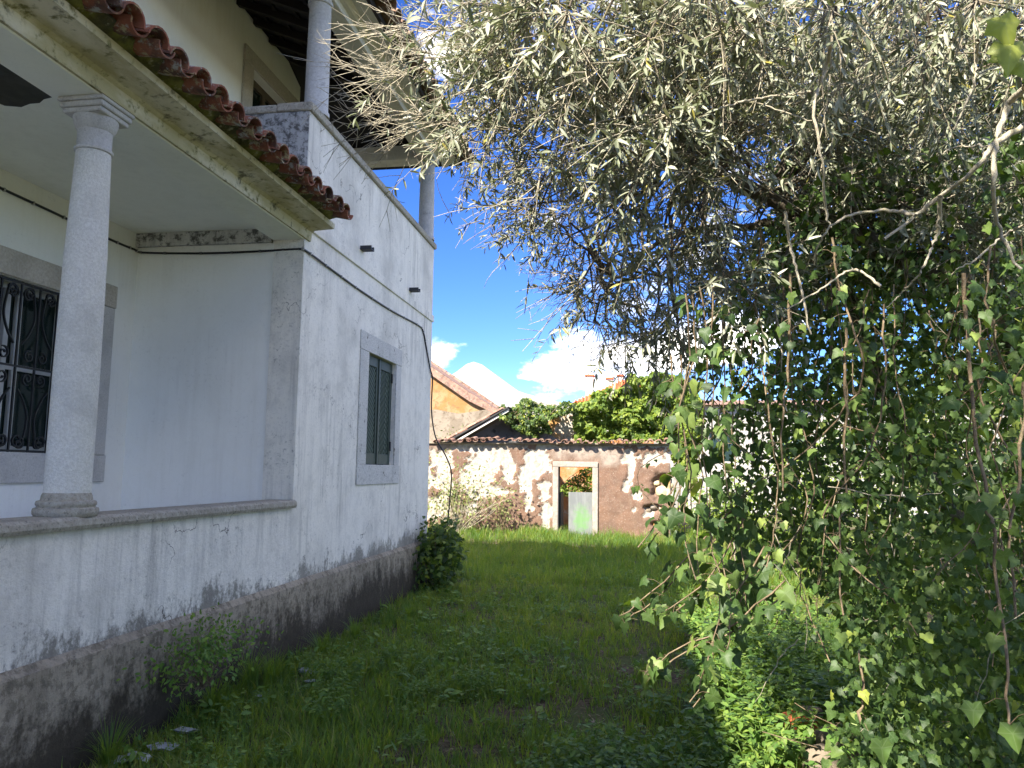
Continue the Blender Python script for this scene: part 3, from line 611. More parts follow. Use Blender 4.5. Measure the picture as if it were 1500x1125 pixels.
# ------------------------------------------------------------------ the ruined outbuilding
YR = 20.5
def ruin_material():
    n = NT('peeling_pink_render'); w = n.attr('white'); g = n.attr('grey'); f = n.noise(9, 6, 0.65); b = n.noise(2.2, 5, 0.6)
    pink = n.mix(n.ramp(b, 0.35, 0.68), (0.175, 0.104, 0.071), (0.14, 0.09, 0.066)); pink = n.mix(n.math('MULTIPLY', n.ramp(f, 0.5, 0.72), 0.5), pink, (0.24, 0.16, 0.12))
    wh = n.mix(n.ramp(f, 0.42, 0.72), (0.42, 0.385, 0.33), (0.26, 0.22, 0.175)); gr_ = n.mix(n.ramp(f, 0.4, 0.7), (0.34, 0.28, 0.23), (0.20, 0.17, 0.14))
    w2 = n.math('ADD', w, n.ramp(n.noise(16, 7, 0.75), 0.3, 0.7, -0.22, 0.22, False)); st = n.noise(1, 6, 0.7, n.scale(n.pos, (9, 9, 0.9))); c = n.mix(n.ramp(w2, 0.42, 0.50), pink, wh); c = n.mix(n.math('MULTIPLY', n.ramp(st, 0.5, 0.68), 0.55), c, (0.19, 0.14, 0.10)); c = n.mix(n.math('MULTIPLY', n.ramp(n.noise(28, 6, 0.75), 0.55, 0.66), 0.6), c, (0.42, 0.36, 0.29)); c = n.mix(n.math('MULTIPLY', g, 0.85), c, gr_)
    return n.done(n.bsdf(c, 0.93, 0.12, n.bump(f, 0.5, 0.03)))
MAT['ruin'] = ruin_material()
def patch_material(name, a_, b_, c_):
    n = NT(name); f = n.noise(1.6, 6, 0.62); g = n.noise(7, 6, 0.65); c = n.mix(n.ramp(f, 0.44, 0.55), a_, b_); c = n.mix(n.ramp(g, 0.52, 0.68), c, c_)
    return n.done(n.bsdf(c, 0.92, 0.12, n.bump(g, 0.5, 0.05)))
MAT['ochre'] = patch_material('peeling_ochre_wall', (0.31, 0.17, 0.066), (0.35, 0.225, 0.115), (0.24, 0.135, 0.066))
MAT['greywall'] = patch_material('weathered_garden_wall', (0.21, 0.172, 0.128), (0.27, 0.225, 0.172), (0.14, 0.11, 0.078))
MAT['orange'] = patch_material('orange_inner_wall', (0.44, 0.17, 0.06), (0.40, 0.24, 0.13), (0.44, 0.34, 0.26))
MAT['fragment'] = patch_material('orange_white_fragment', (0.42, 0.235, 0.09), (0.46, 0.41, 0.35), (0.33, 0.21, 0.11))
MAT['gable_dark'] = patch_material('dark_grey_gable', (0.10, 0.10, 0.10), (0.16, 0.155, 0.15), (0.05, 0.05, 0.05))  # patchy dark grey, near-black in places
MAT['yellow_stone'] = stone('yellow_limestone', (0.50, 0.40, 0.22), (0.60, 0.50, 0.32), 14, 0.3, 0.7)
MAT['door_stone'] = stone('pale_door_stone', (0.29, 0.25, 0.21), (0.36, 0.32, 0.28), 18, 0.2, 0.4)
def gate_material():
    n = NT('grey_gate_with_green_spray'); c = n.mix(n.ramp(n.noise(5, 5, 0.6, n.scale(n.pos, (3, 1, 0.6))), 0.35, 0.7), (0.145, 0.155, 0.155), (0.20, 0.21, 0.205))
    m = n.t.nodes.new('ShaderNodeVectorMath'); m.operation = 'DISTANCE'; n.t.links.new(n.scale(n.pos, (1.5, 1, 1)), m.inputs[0]); m.inputs[1].default_value = (-1.40 * 1.5, YR + 0.2, 0.42)
    d = n.math('ADD', m.outputs['Value'], n.ramp(n.noise(7, 4, 0.6), 0.2, 0.8, -0.22, 0.22, False))
    c = n.mix(n.ramp(d, 0.48, 0.10, 0.0, 0.7), c, (0.12, 0.27, 0.075)); return n.done(n.bsdf(c, 0.6, 0.3))
MAT['gate'] = gate_material()
ruin = empty('ruined_outbuilding', 'roofless ruined outbuilding with peeling pink render and a stone doorway', 'ruin', loc=(-1.5, YR, 0))
R_INV = Matrix.Translation((1.5, -YR, 0))
def rpart(o): o.parent = ruin; o.matrix_parent_inverse = R_INV; return o
def wp(x, y, Y=YR): p = on_y(x, y, Y); return float(p[0]), float(p[2])
DX0, DZ1 = wp(818, 684); DX1 = wp(868, 684)[0]; RX1 = wp(990, 700)[0]; RX0 = -7.2; RZ = 2.40
def ruin_front():
    st = 0.04; xs = np.arange(RX0, RX1 + st, st); zs = np.arange(-0.2, RZ + 0.02, st); X, Z = np.meshgrid(xs, zs); P = np.stack([X, np.zeros_like(X), Z], -1)
    nz = (fbm(P, 3.0, 5) - 0.5) * 1.1 + (fbm(P + 31, 9.0, 4) - 0.5) * 0.9; white = np.zeros_like(X); pxs = 6.05 / 333.0
    W = [(785, 680, 22, 30), (772, 706, 9, 18), (796, 716, 12, 20), (730, 665, 22, 15), (800, 748, 8, 14), (775, 732, 8, 14), (700, 690, 30, 36), (648, 690, 22, 44), (720, 716, 26, 9), (800, 765, 6, 12), (745, 690, 10, 18),
         (920, 672, 9, 13), (924, 690, 5, 15), (917, 713, 4, 8), (935, 725, 7, 10), (955, 672, 16, 11), (981, 664, 10, 13), (950, 752, 9, 8), (930, 745, 4, 8), (690, 655, 50, 9), (880, 652, 40, 5), (800, 655, 40, 6), (960, 652, 26, 5), (640, 740, 20, 22), (690, 745, 10, 8), (985, 700, 4, 22)]
    for cx, cy, rx, ry in W:
        a, b = wp(cx, cy); d = np.sqrt(((X - a) / (rx * pxs)) ** 2 + ((Z - b) / (ry * pxs)) ** 2) + nz * 1.5; white = np.maximum(white, np.clip(1.45 - d, 0, 1))
    grey = np.zeros_like(X)
    for cx, cy, rx, ry in [(850, 660, 45, 12), (890, 668, 20, 12), (740, 652, 40, 6), (650, 655, 20, 8), (820, 780, 6, 20)]:
        a, b = wp(cx, cy); grey = np.maximum(grey, np.clip(1.5 - np.sqrt(((X - a) / (rx * pxs)) ** 2 + ((Z - b) / (ry * pxs)) ** 2) - nz * 1.2, 0, 1))
    hole = np.zeros_like(X)
    for cx, cy, rx, ry in [(971, 716, 14, 16), (957, 745, 10, 5), (966, 768, 12, 4)]:
        a, b = wp(cx, cy); hole = np.maximum(hole, np.clip(2.4 - 1.6 * np.sqrt(((X - a) / (rx * pxs)) ** 2 + ((Z - b) / (ry * pxs)) ** 2) - nz * 1.5, 0, 1))
    Y = YR + 0.045 * np.clip((white - 0.42) * 10, 0, 1) + (fbm(P, 6, 3) - 0.5) * 0.03 + hole * 0.16
    V = np.stack([X, Y, Z], -1).reshape(-1, 3); nx = len(xs); i, j = np.meshgrid(np.arange(nx - 1), np.arange(len(zs) - 1))
    cx_, cz_ = (xs[:-1] + st / 2)[None].repeat(len(zs) - 1, 0), (zs[:-1] + st / 2)[:, None].repeat(nx - 1, 1)
    keep = ~((cx_ > DX0 - 0.06) & (cx_ < DX1 + 0.06) & (cz_ < DZ1 + 0.06)) & (cx_ < RX1 - 0.05 - 0.16 * fbm(np.stack([cx_ * 0, cx_ * 0, cz_], -1), 2.5, 4))
    k = (j * nx + i)[keep].ravel()
    o = np_mesh('wall', V, np.stack([k, k + 1, k + nx + 1, k + nx], 1), MAT['ruin'], None, smooth=True, extra={'white': white.ravel(), 'grey': grey.ravel()}); rpart(o)
ruin_front()
rpart(holed_wall('masonry_core', 'y', YR + 0.19, YR + 0.5, RX0, RX1 - 0.24, -0.2, RZ - 0.02, [(DX0, DX1, -0.3, DZ1)], MAT['greywall']))
rpart(box('wall_end', RX1 - 0.239, RX1 - 0.13, YR + 0.03, YR + 0.5, -0.2, RZ - 0.05, MAT['fragment'], bev=0.03))
fw = 0.145
rpart(box('door_lintel', DX0 - fw, DX1 + fw, YR - 0.05, YR + 0.30, DZ1, DZ1 + fw, MAT['door_stone'], bev=0.012))
rpart(box('door_jamb', DX0 - fw, DX0, YR - 0.045, YR + 0.32, -0.15, DZ1 - 0.001, MAT['door_stone'], bev=0.012))
rpart(box('door_jamb', DX1, DX1 + fw, YR - 0.045, YR + 0.32, -0.15, DZ1 - 0.001, MAT['door_stone'], bev=0.012))
gx0 = wp(832, 720)[0]; gz1 = wp(832, 721)[1]
rpart(box('gate', gx0, DX1 - 0.005, YR + 0.20, YR + 0.225, -0.02, gz1, MAT['gate'], bev=0.004)); 
o = rpart(box('shaded_gate_leaf', DX0 + 0.015, DX0 + 0.05, YR + 0.22, YR + 1.0, 0.0, gz1 - 0.02, MAT['spout'], bev=0.003))  # near-black colour puts the doorway shade into this leaf
def rock(name, c, r, mat, parent=None, seed=0, sq=(1, 1, 1), sub=2, rough=0.35):
    bm = bmesh.new(); bmesh.ops.create_icosphere(bm, subdivisions=sub, radius=1.0); q = np.array([v.co for v in bm.verts]); f = 1 + (fbm(q + seed * 3.7, 1.3, 3) - 0.5) * 2 * rough; q = np.sign(q) * np.abs(q) ** 0.75
    for v, p, s in zip(bm.verts, q, f): v.co = Vector((c[0] + p[0] * s * r * sq[0], c[1] + p[1] * s * r * sq[1], c[2] + p[2] * s * r * sq[2]))
    return bm_obj(name, bm, mat, parent, 50)
for k, (px_, py_, r, m) in enumerate([(970, 720, 0.17, 'yellow_stone'), (962, 708, 0.09, 'yellow_stone'), (981, 712, 0.10, 'yellow_stone'), (978, 702, 0.08, 'brick'), (958, 742, 0.10, 'door_stone'), (970, 744, 0.09, 'fragment'), (950, 748, 0.07, 'greywall'), (962, 768, 0.10, 'fragment'), (975, 766, 0.09, 'yellow_stone')]):
    x, z = wp(px_, py_); rpart(rock('stone', (x, YR + 0.13, z), r, MAT[m], seed=k, sq=(1, 0.6, 0.8)))
# surviving eave tiles
eave = rpart(box('eave_course', RX0, RX1 - 0.16, YR - 0.06, YR + 0.55, RZ - 0.018, RZ + 0.03, MAT['greywall'], bev=0.01))
cm = tile_mesh('ruin_tile', True, r0=0.085, r1=0.07, mat=MAT['tile_ruin']); chm = tile_mesh('ruin_channel', False, r0=0.085, r1=0.07, mat=MAT['tile_ruin'])
k = 0; x = wp(640, 648)[0]
while x < RX1 - 0.12:
    for row in (0,):
        for kind, m in ((0, cm), (1, chm)):
            if kind == 0 and row == 0 and k in (3, 9, 16, 21): continue
            o = bpy.data.objects.new('roof_tile' if kind == 0 else 'channel_tile', m); link(o, eave)
            s = row * 0.36 + random.uniform(-0.03, 0.03)
            zt = RZ + 0.03 + 0.05 * math.sin(x * 1.3) * (0.3 if row else 0.5) + s * 0.3 + (0.015 if kind == 0 else 0.05)
            o.location = (x + (0.1 if kind else 0) + random.uniform(-0.03, 0.03), YR - 0.20 + s, zt + random.uniform(-0.02, 0.02))
            o.rotation_euler = (random.uniform(-0.14, 0.14), 0.12 + random.uniform(-0.04, 0.04), -math.pi / 2 + random.uniform(-0.07, 0.07))
    x += 0.205; k += 1
# collapsed gabled roof behind the front wall
def slab_xz(name, poly, y0, y1, mat, rough=0.0):
    bm = bmesh.new(); n = len(poly); a = [bm.verts.new((p[0], y0, p[1])) for p in poly]; b = [bm.verts.new((p[0], y1, p[1])) for p in poly]
    bm.faces.new(a); bm.faces.new(b)
    for i in range(n): bm.faces.new((a[i], a[(i + 1) % n], b[(i + 1) % n], b[i]))
    return bm_obj(name, bm, mat)
A, B, Cc = wp(652, 650, 21.2), wp(745, 598, 21.2), wp(822, 642, 21.2)
rpart(slab_xz('gable_wall', [(A[0] + 0.2, 2.2), (A[0] + 0.25, A[1] + 0.02), (B[0], B[1] - 0.12), (Cc[0] - 0.1, Cc[1] - 0.02), (Cc[0], 2.2)], 21.75, 22.0, MAT['gable_dark']))
lean = rpart(slab_xz('collapsed_roof', [(A[0], A[1]), (B[0], B[1]), (B[0], B[1] + 0.05), (A[0], A[1] + 0.05)], 21.15, 23.2, MAT['bitumen']))
rpart(slab_xz('rafter', [(A[0] + 0.15, A[1] - 0.05), (B[0], B[1] - 0.09), (B[0], B[1] - 0.01), (A[0] + 0.15, A[1] - 0.003)], 21.2, 21.28, MAT['beam']))
sl_ = math.atan2(B[1] - A[1], B[0] - A[0]); Ls = math.hypot(B[1] - A[1], B[0] - A[0])
for row in range(5):
    for kk in range(int(Ls / 0.36)):
        o = bpy.data.objects.new('roof_tile', cm); link(o, lean); s = kk * 0.36
        o.location = (A[0] + s * math.cos(sl_), 21.22 + row * 0.22, A[1] + 0.08 + s * math.sin(sl_)); o.rotation_euler = (random.uniform(-.06, .06), sl_, math.pi + random.uniform(-.05, .05))
F_ = [wp(*p, 22.2) for p in ((792, 650), (800, 628), (806, 610), (822, 603), (838, 607), (846, 615), (848, 632), (856, 650))]
rpart(slab_xz('wall_fragment', F_, 22.2, 22.6, MAT['fragment']))
rpart(box('inner_wall', -3.4, 0.6, 25.0, 25.3, -0.2, 2.7, MAT['orange']))

# ------------------------------------------------------------------ buildings beyond
def poly_building(name, label, px_poly, Y, depth, mat, cat='building'):
    e = empty(name, label, cat, loc=(wp(px_poly[0][0], px_poly[0][1], Y)[0], Y, 0))
    w = slab_xz('wall', [wp(*p, Y) for p in px_poly], Y, Y + depth, mat); w.parent = e; w.matrix_parent_inverse = Matrix.Translation(-e.location); return e, w
def bpart(o, e): o.parent = e; o.matrix_parent_inverse = Matrix.Translation(-e.location); return o
oc, ocw = poly_building('ochre_house', 'old ochre gabled house with a tile verge behind the ruin', [(560, 690), (560, 500), (632, 545), (690, 583), (728, 606), (728, 690)], 27.5, 4.0, MAT['ochre'])
bpart(slab_xz('roof', [wp(*p, 27.5) for p in ((560, 488), (632, 537), (690, 576), (736, 604), (731, 609), (688, 588), (632, 549), (560, 500))], 27.3, 31.6, MAT['tile_ruin']), oc)
rf = [c for c in oc.children if c.name.startswith('roof')][0]
a_, b_ = np.array(wp(600, 512, 27.5)), np.array(wp(734, 603, 27.5)); nL = 12
for kk in range(nL):
    p = a_ + (b_ - a_) * (kk + 1) / nL; o = bpy.data.objects.new('roof_tile', cm); link(o, rf); o.location = (p[0], 27.33, p[1] + 0.05); o.scale = (1.1, 1.2, 1.2)
    o.rotation_euler = (0, math.atan2(a_[1] - b_[1], b_[0] - a_[0]), 0)
gw, _ = poly_building('garden_wall', 'weathered grey plaster wall below the ochre gable', [(560, 720), (560, 602), (640, 600), (672, 606), (712, 600), (735, 612), (735, 720)], 24.5, 0.4, MAT['greywall'], 'wall')
wb, wbw = poly_building('white_gabled_building', 'plain white gabled building rising behind the ochre house', [(560, 690), (640, 562), (668, 545), (684, 533), (694, 530), (706, 534), (735, 556), (760, 573), (772, 577), (812, 588), (838, 592), (838, 690)], 40, 6.0, MAT['white_far'])
def redroof():
    e = empty('red_roofed_house', 'distant house with bright red hipped roof and three chimneys', 'house', loc=(2.6, 47, 0))
    c0, c1 = wp(838, 590, 46), wp(1010, 590, 46); apx = wp(918, 555, 49); ap2 = wp(960, 555, 49); bx = bpart(box('wall', c0[0] + 0.3, c1[0] - 0.3, 46.3, 51.7, 0, c0[1] - 0.02, MAT['white_far']), e)
    bm = bmesh.new(); q = [bm.verts.new(v) for v in ((c0[0], 46, c0[1]), (c1[0], 46, c0[1]), (c1[0], 52, c0[1]), (c0[0], 52, c0[1]), (apx[0], 49, apx[1]), (ap2[0], 49, apx[1]))]
    for f in ((0, 1, 5, 4), (1, 2, 5), (2, 3, 4, 5), (3, 0, 4), (0, 3, 2, 1)): bm.faces.new([q[i] for i in f])
    r = bpart(bm_obj('roof', bm, MAT['tile_red']), e)
    for t in np.linspace(0.03, 0.97, 34):                         # rows of tiles running down the front slope
        a = np.array([c0[0], 46, c0[1]]) * (1 - t) + np.array([c1[0], 46, c0[1]]) * t; x = a[0]
        if x < apx[0]: h = (x - c0[0]) / (apx[0] - c0[0])
        elif x > ap2[0]: h = (c1[0] - x) / (c1[0] - ap2[0])
        else: h = 1
        V, F = tube_arrays(np.array([[x, 45.98, c0[1] + 0.02], [x, 46 + 3 * h, c0[1] + (apx[1] - c0[1]) * h + 0.02]]), 0.07, 6); np_mesh('tile_row', V, F, MAT['tile_red'], r, smooth=True)
    for (px_, t_, b_, w_, Y) in ((864, 552, 580, 11, 48.0), (893, 556, 570, 9, 49), (909, 552, 568, 8, 49.6)):
        a = wp(px_ - w_ / 2, t_, Y); b = wp(px_ + w_ / 2, b_, Y); ch = box('chimney', a[0], b[0], Y - 0.35, Y + 0.35, b[1] - 0.6, a[1], MAT['chimney']); bpart(ch, e)
        box('chimney_cap', a[0] - 0.06, b[0] + 0.06, Y - 0.42, Y + 0.42, a[1], a[1] + 0.1, MAT['tile_red'], ch)
redroof()
def white_row():
    e = empty('long_white_house', 'long white house with orange eave half hidden by the ivy tree', 'house', loc=(10, 34, 0))
    x0, z1 = wp(996, 556, 34); x1 = wp(1500, 500, 34)[0]; hs = []
    for i in range(5):
        xx = x0 + 1.2 + i * 2.9; hs.append((xx, xx + 1.0, 2.2, 3.5))
    z1 = 4.6
    bpart(holed_wall('wall', 'y', 34, 34.3, x0, x1, 0, z1, hs, MAT['white_far']), e)
    bpart(box('side_wall', x0, x0 + 0.3, 34.302, 41, 0, z1, MAT['white_far']), e)
    bpart(slab_x('roof', [(33.6, z1 + 0.002), (38, z1 + 0.6), (42, z1 + 0.002)], x0 - 0.3, x1 + 0.3, MAT['tile_ruin']), e)
    for h in hs:
        w = bpart(box('window', h[0], h[1], 34.12, 34.15, h[2], h[3], MAT['glass']), e); box('frame', h[0] + 0.46, h[1] - 0.46, 34.06, 34.118, h[2], h[3], MAT['white_paint'], w)
def slab_x(name, prof, x0, x1, mat): return prism(name, prof, 'x', x0, x1, mat)
white_row()
# ------------------------------------------------------------------ foliage tools
def leaf_tpl(kind):
    if kind == 'olive':
        V = [(0, 0, 0), (.3, .092, .02), (.68, .086, -.01), (1, 0, -.10), (.68, -.086, -.01), (.3, -.092, .02), (.45, 0, -.022)]
        T = [(0, 6, 1), (1, 6, 2), (2, 6, 3), (3, 6, 4), (4, 6, 5), (5, 6, 0)]
    elif kind == 'ivy':
        h = [(-.08, .11, -.01), (-.10, .33, -.05), (.08, .37, .0), (.27, .49, -.07), (.45, .29, .01), (.74, .16, -.03)]
        V = [(0.02, 0, 0)] + h + [(1, 0, -.10)] + [(a, -b, c) for a, b, c in h[::-1]] + [(.30, 0, .05)]
        n = len(V) - 1; T = [(n, i, (i + 1) % n) for i in range(n)]
    elif kind == 'oval':
        V = [(0, 0, 0), (.25, .23, .03), (.62, .24, .0), (1, 0, -.12), (.62, -.24, .0), (.25, -.23, .03), (.45, 0, -.04)]
        T = [(0, 6, 1), (1, 6, 2), (2, 6, 3), (3, 6, 4), (4, 6, 5), (5, 6, 0)]
    elif kind == 'small':
        V = [(0, 0, 0), (.5, .3, .03), (1, 0, -.06), (.5, -.3, .03)]; T = [(0, 1, 2), (0, 2, 3)]
    W = {'ivy': [.6, 0, 1, 0, 1, 0, 0, 1, 0, 0, 1, 0, 1, 0, 1], 'oval': [1, 0, 0, 1, 0, 0, 1]}.get(kind, [0] * len(V))
    assert len(W) == len(V), kind
    return np.array(V, float), np.array(T, int), np.array(W, float)
def unit(v): return v / (np.linalg.norm(v, axis=-1, keepdims=True) + 1e-9)
def rand_dir(n): return unit(rng.normal(size=(n, 3)))
def frames(D, N):
    X = unit(D); Yv = unit(np.cross(N, X)); Z = np.cross(X, Yv); return np.stack([X, Yv, Z], -1)
class Leaves:
    def __init__(s): s.P, s.D, s.N, s.S, s.R = [], [], [], [], []
    def add(s, P, D, N, S, R=None):
        n = len(P); s.P.append(P); s.D.append(D); s.N.append(N); s.S.append(np.broadcast_to(S, (n,)).copy()); s.R.append(rng.random(n) if R is None else np.broadcast_to(R, (n,)).copy())
    def arrays(s): return [np.concatenate(a) for a in (s.P, s.D, s.N, s.S, s.R)]
    def build(s, tpl, mat, parent, name='foliage', singles=0, min_px=10):
        P, D, N, S, R = s.arrays(); V, T, VW = leaf_tpl(tpl); F = frames(D, N); pick = np.zeros(len(P), bool)
        if singles:
            uv, dep = project(P); vis = (dep > 0.3) & (uv[:, 0] > 5) & (uv[:, 0] < 1495) & (uv[:, 1] > 5) & (uv[:, 1] < 1120)
            face = np.abs(np.einsum('ij,ij->i', F[:, :, 2], unit(P - CAM_P))) + 0.35
            pxs = np.where(vis, S * FPX / np.maximum(dep, 0.3) * face, 0); idx = np.argsort(-pxs)[:singles]; idx = idx[pxs[idx] > min_px]; pick[idx] = True
            vars_ = []
            for q in range(14):
                W = V.copy(); W[:, 2] += rng.normal(0, 0.045, len(W)) - 0.25 * rng.random() * W[:, 0] ** 2 - 0.35 * rng.random() * W[:, 1] ** 2; W[:, 1] *= rng.uniform(0.85, 1.15)
                me = bpy.data.meshes.new('leaf'); me.from_pydata(W.tolist(), [], T.tolist()); a = me.attributes.new('rnd', 'FLOAT', 'POINT'); a.data.foreach_set('value', np.full(len(W), (q + 0.5) / 14, np.float32)); a = me.attributes.new('vein', 'FLOAT', 'POINT'); a.data.foreach_set('value', VW.astype(np.float32)); me.materials.append(mat); me.polygons.foreach_set('use_smooth', [True] * len(T)); vars_.append(me)
            for i in idx:
                o = bpy.data.objects.new('leaf', vars_[min(13, int(R[i] * 14))]); link(o, parent); M = np.eye(4); M[:3, :3] = F[i] * S[i]; M[:3, 3] = P[i]
                if parent is not None: M[:3, 3] -= np.array(parent.location)
                o.matrix_basis = Matrix(M.tolist())
        k = ~pick; P, F, S, R = P[k], F[k], S[k], R[k]; n = len(P)
        bend = 1 + 0.5 * rng.normal(size=n); W = np.repeat(V[None], n, 0); W[:, :, 2] *= bend[:, None]; W[:, :, 1] *= rng.uniform(0.8, 1.2, (n, 1))
        G = np.einsum('nij,nkj->nki', F, W * S[:, None, None]) + P[:, None]
        TT = (T[None] + (np.arange(n) * len(V))[:, None, None]).reshape(-1, 3)
        o = np_mesh(name, G.reshape(-1, 3), TT, mat, None, rnd=np.repeat(R, len(V)), smooth=True, extra={'vein': np.tile(VW, n)})
        if parent is not None: o.parent = parent; o.matrix_parent_inverse = Matrix.Translation(-parent.location)
        o['kind'] = 'stuff'; return o
def wpart(o, e): o.parent = e; o.matrix_parent_inverse = Matrix.Translation(-e.location); return o

# ------------------------------------------------------------------ olive tree
tree = empty('olive_tree', 'overgrown olive tree with silvery leaves and bleached dead twigs overhanging the yard', 'tree', loc=(2.35, 4.5, 0))
base = np.array([2.35, 4.5, -0.1])
limbs = []
def limb(pts, r0, r1, n=26, name='limb', mat='bark', sides=10, jit=0.012):
    Q = spline(pts, n, jit); R = np.linspace(r0, r1, n) * (1 + rng.normal(0, 0.06, n)); V, F = tube_arrays(Q, R, sides)
    o = np_mesh(name, V, F, MAT[mat], None, smooth=True); wpart(o, tree); limbs.append(Q); return Q
fork = np.array([2.12, 4.25, 1.75])
limb([base, (2.4, 4.5, 0.6), (2.25, 4.4, 1.2), fork], 0.17, 0.12, name='trunk')
LA = limb([fork, at_d(1500, 522, 4.55), at_d(1448, 462, 4.4), at_d(1392, 421, 4.25), at_d(1306, 370, 4.1), at_d(1171, 320, 3.9), at_d(1020, 235, 3.8), at_d(860, 130, 3.9)], 0.075, 0.022, 40)
LB = limb([fork, (2.0, 3.8, 2.7), (1.5, 3.0, 3.5), (0.9, 2.3, 3.9), (0.2, 1.9, 4.1)], 0.085, 0.03)
LC = limb([fork, (2.3, 4.0, 3.0), (2.2, 3.6, 4.2), (1.6, 3.4, 4.9)], 0.08, 0.03)
LD = limb([LC[14], at_d(1100, -60, 4.3), at_d(900, -40, 4.3), at_d(720, 20, 4.4)], 0.045, 0.015)
LE = limb([(2.1, 4.6, 0.9), at_d(1400, 760, 4.9), at_d(1344, 671, 4.8), at_d(1310, 604, 4.7), at_d(1276, 529, 4.6), at_d(1243, 436, 4.5), at_d(1180, 330, 4.4)], 0.06, 0.03)
LF = limb([LA[24], at_d(1100, 330, 4.0), at_d(980, 350, 4.2), at_d(890, 420, 4.4)], 0.025, 0.008)
NODES = np.concatenate(limbs[1:])
POLY_A = [(700, -40), (705, 60), (735, 160), (740, 225), (820, 265), (900, 335), (1000, 395), (1120, 430), (1200, 420), (1330, 420), (1560, 400), (1560, -60)]
POLY_B = [(670, -30), (660, 60), (665, 130), (690, 220), (740, 260), (790, 340), (830, 440), (870, 500), (980, 500), (1050, 450), (900, 330), (760, 200), (720, 60), (710, -30)]
def sample_poly(poly, n, d0, d1):
    out = []
    xs, ys = [p[0] for p in poly], [p[1] for p in poly]
    while len(out) < n:
        q = np.array([[rng.uniform(min(xs), max(xs)), rng.uniform(min(ys), max(ys))]])
        if in_poly(q, poly)[0]: out.append(rays(q)[0] * (d0 + (d1 - d0) * rng.random()) + CAM_P)
    return np.array(out)
cl_a = sample_poly(POLY_A, 215, 2.5, 4.9); cl_b = sample_poly(POLY_B, 58, 3.1, 4.9)
n = 26; cl_shade = np.stack([rng.uniform(-0.35, 0.3, n), rng.uniform(0.1, 1.25, n), rng.uniform(2.95, 3.45, n)], 1)  # second set: out-of-view clusters added overhead to shade the ivy
n = 55; cl_t = np.stack([rng.uniform(0.3, 3.4, n), rng.uniform(3.8, 6.4, n), rng.uniform(4.0, 5.4, n)], 1)
uv_, dp_ = project(cl_a); cl_a = cl_a[~((uv_[:, 0] > 1090) & (uv_[:, 1] > 90) & (dp_ < 3.3))]
cl_a = np.concatenate([cl_a, sample_poly([(980, 120), (1150, 60), (1600, 40), (1600, 430), (1080, 430)], 75, 3.4, 5.0), sample_poly([(690, -20), (720, 120), (800, 230), (950, 300), (1100, 250), (1100, -20)], 35, 2.7, 3.6)])
olive = Leaves(); twig_lines, branch_lines, dead_lines = [], [], []
def cluster(c, nt, rad, leafp=1.0, deadp=0.15, lsize=(0.034, 0.062)):
    i = np.argmin(np.linalg.norm(NODES - c, axis=1)); s = NODES[i]; m = (s + c) / 2 + rng.normal(0, 0.10, 3) + np.array([0, 0, 0.10])
    branch_lines.append((spline([s, m, c], 9, 0.012), np.linspace(0.009, 0.004, 9)))
    out = unit(c - s)
    for _ in range(nt):
        g = unit(rand_dir(1)[0] + out * 0.9 + np.array([-0.15, -0.15, -0.05])); L = rad * rng.uniform(0.6, 1.5); dr = rng.uniform(-0.05, 0.35)
        t = np.linspace(0, 1, 7)[:, None]; sd = np.cross(g, rand_dir(1)[0]) * rng.normal(0, 0.10) * L
        Q = c + g * L * t + np.array([0, 0, -1]) * dr * L * t ** 2 + sd * np.sin(t * 3.1)
        if rng.random() < deadp:
            dead_lines.append((Q, np.linspace(0.0032, 0.0012, 7)))
            for k in (2, 3, 4, 5):
                if rng.random() < 0.8:
                    d2 = unit(g + rand_dir(1)[0] * 0.9); dead_lines.append((spline([Q[k], Q[k] + d2 * L * 0.2, Q[k] + d2 * L * 0.36 + rng.normal(0, 0.01, 3)], 4), np.linspace(0.0019, 0.0009, 4)))
            continue
        twig_lines.append((Q, np.linspace(0.0028, 0.001, 7)))
        if rng.random() > leafp: continue
        nl = int(rng.uniform(14, 28)); tt = rng.uniform(0.22, 1.0, nl); f = tt * 6; i0 = np.minimum(f.astype(int), 5); fr = (f - i0)[:, None]
        P = Q[i0] * (1 - fr) + Q[i0 + 1] * fr; T = unit(Q[i0 + 1] - Q[i0]); D = unit(T * 0.75 + rand_dir(nl) * 0.8)
        N = unit(rand_dir(nl) * 0.8 + SUN * 1.2 + np.array([0, 0, 0.1])); olive.add(P, D, N, rng.uniform(*lsize, nl), np.clip(rng.normal(0.56, 0.22, nl), 0, 1))
for c in cl_a: cluster(c, 13, 0.30, 0.93, 0.24)
for c in cl_b: cluster(c, 8, 0.28, 0.6, 0.35)
for c in cl_shade: cluster(c, 12, 0.36)
for c in cl_t: cluster(c, 11, 0.40)
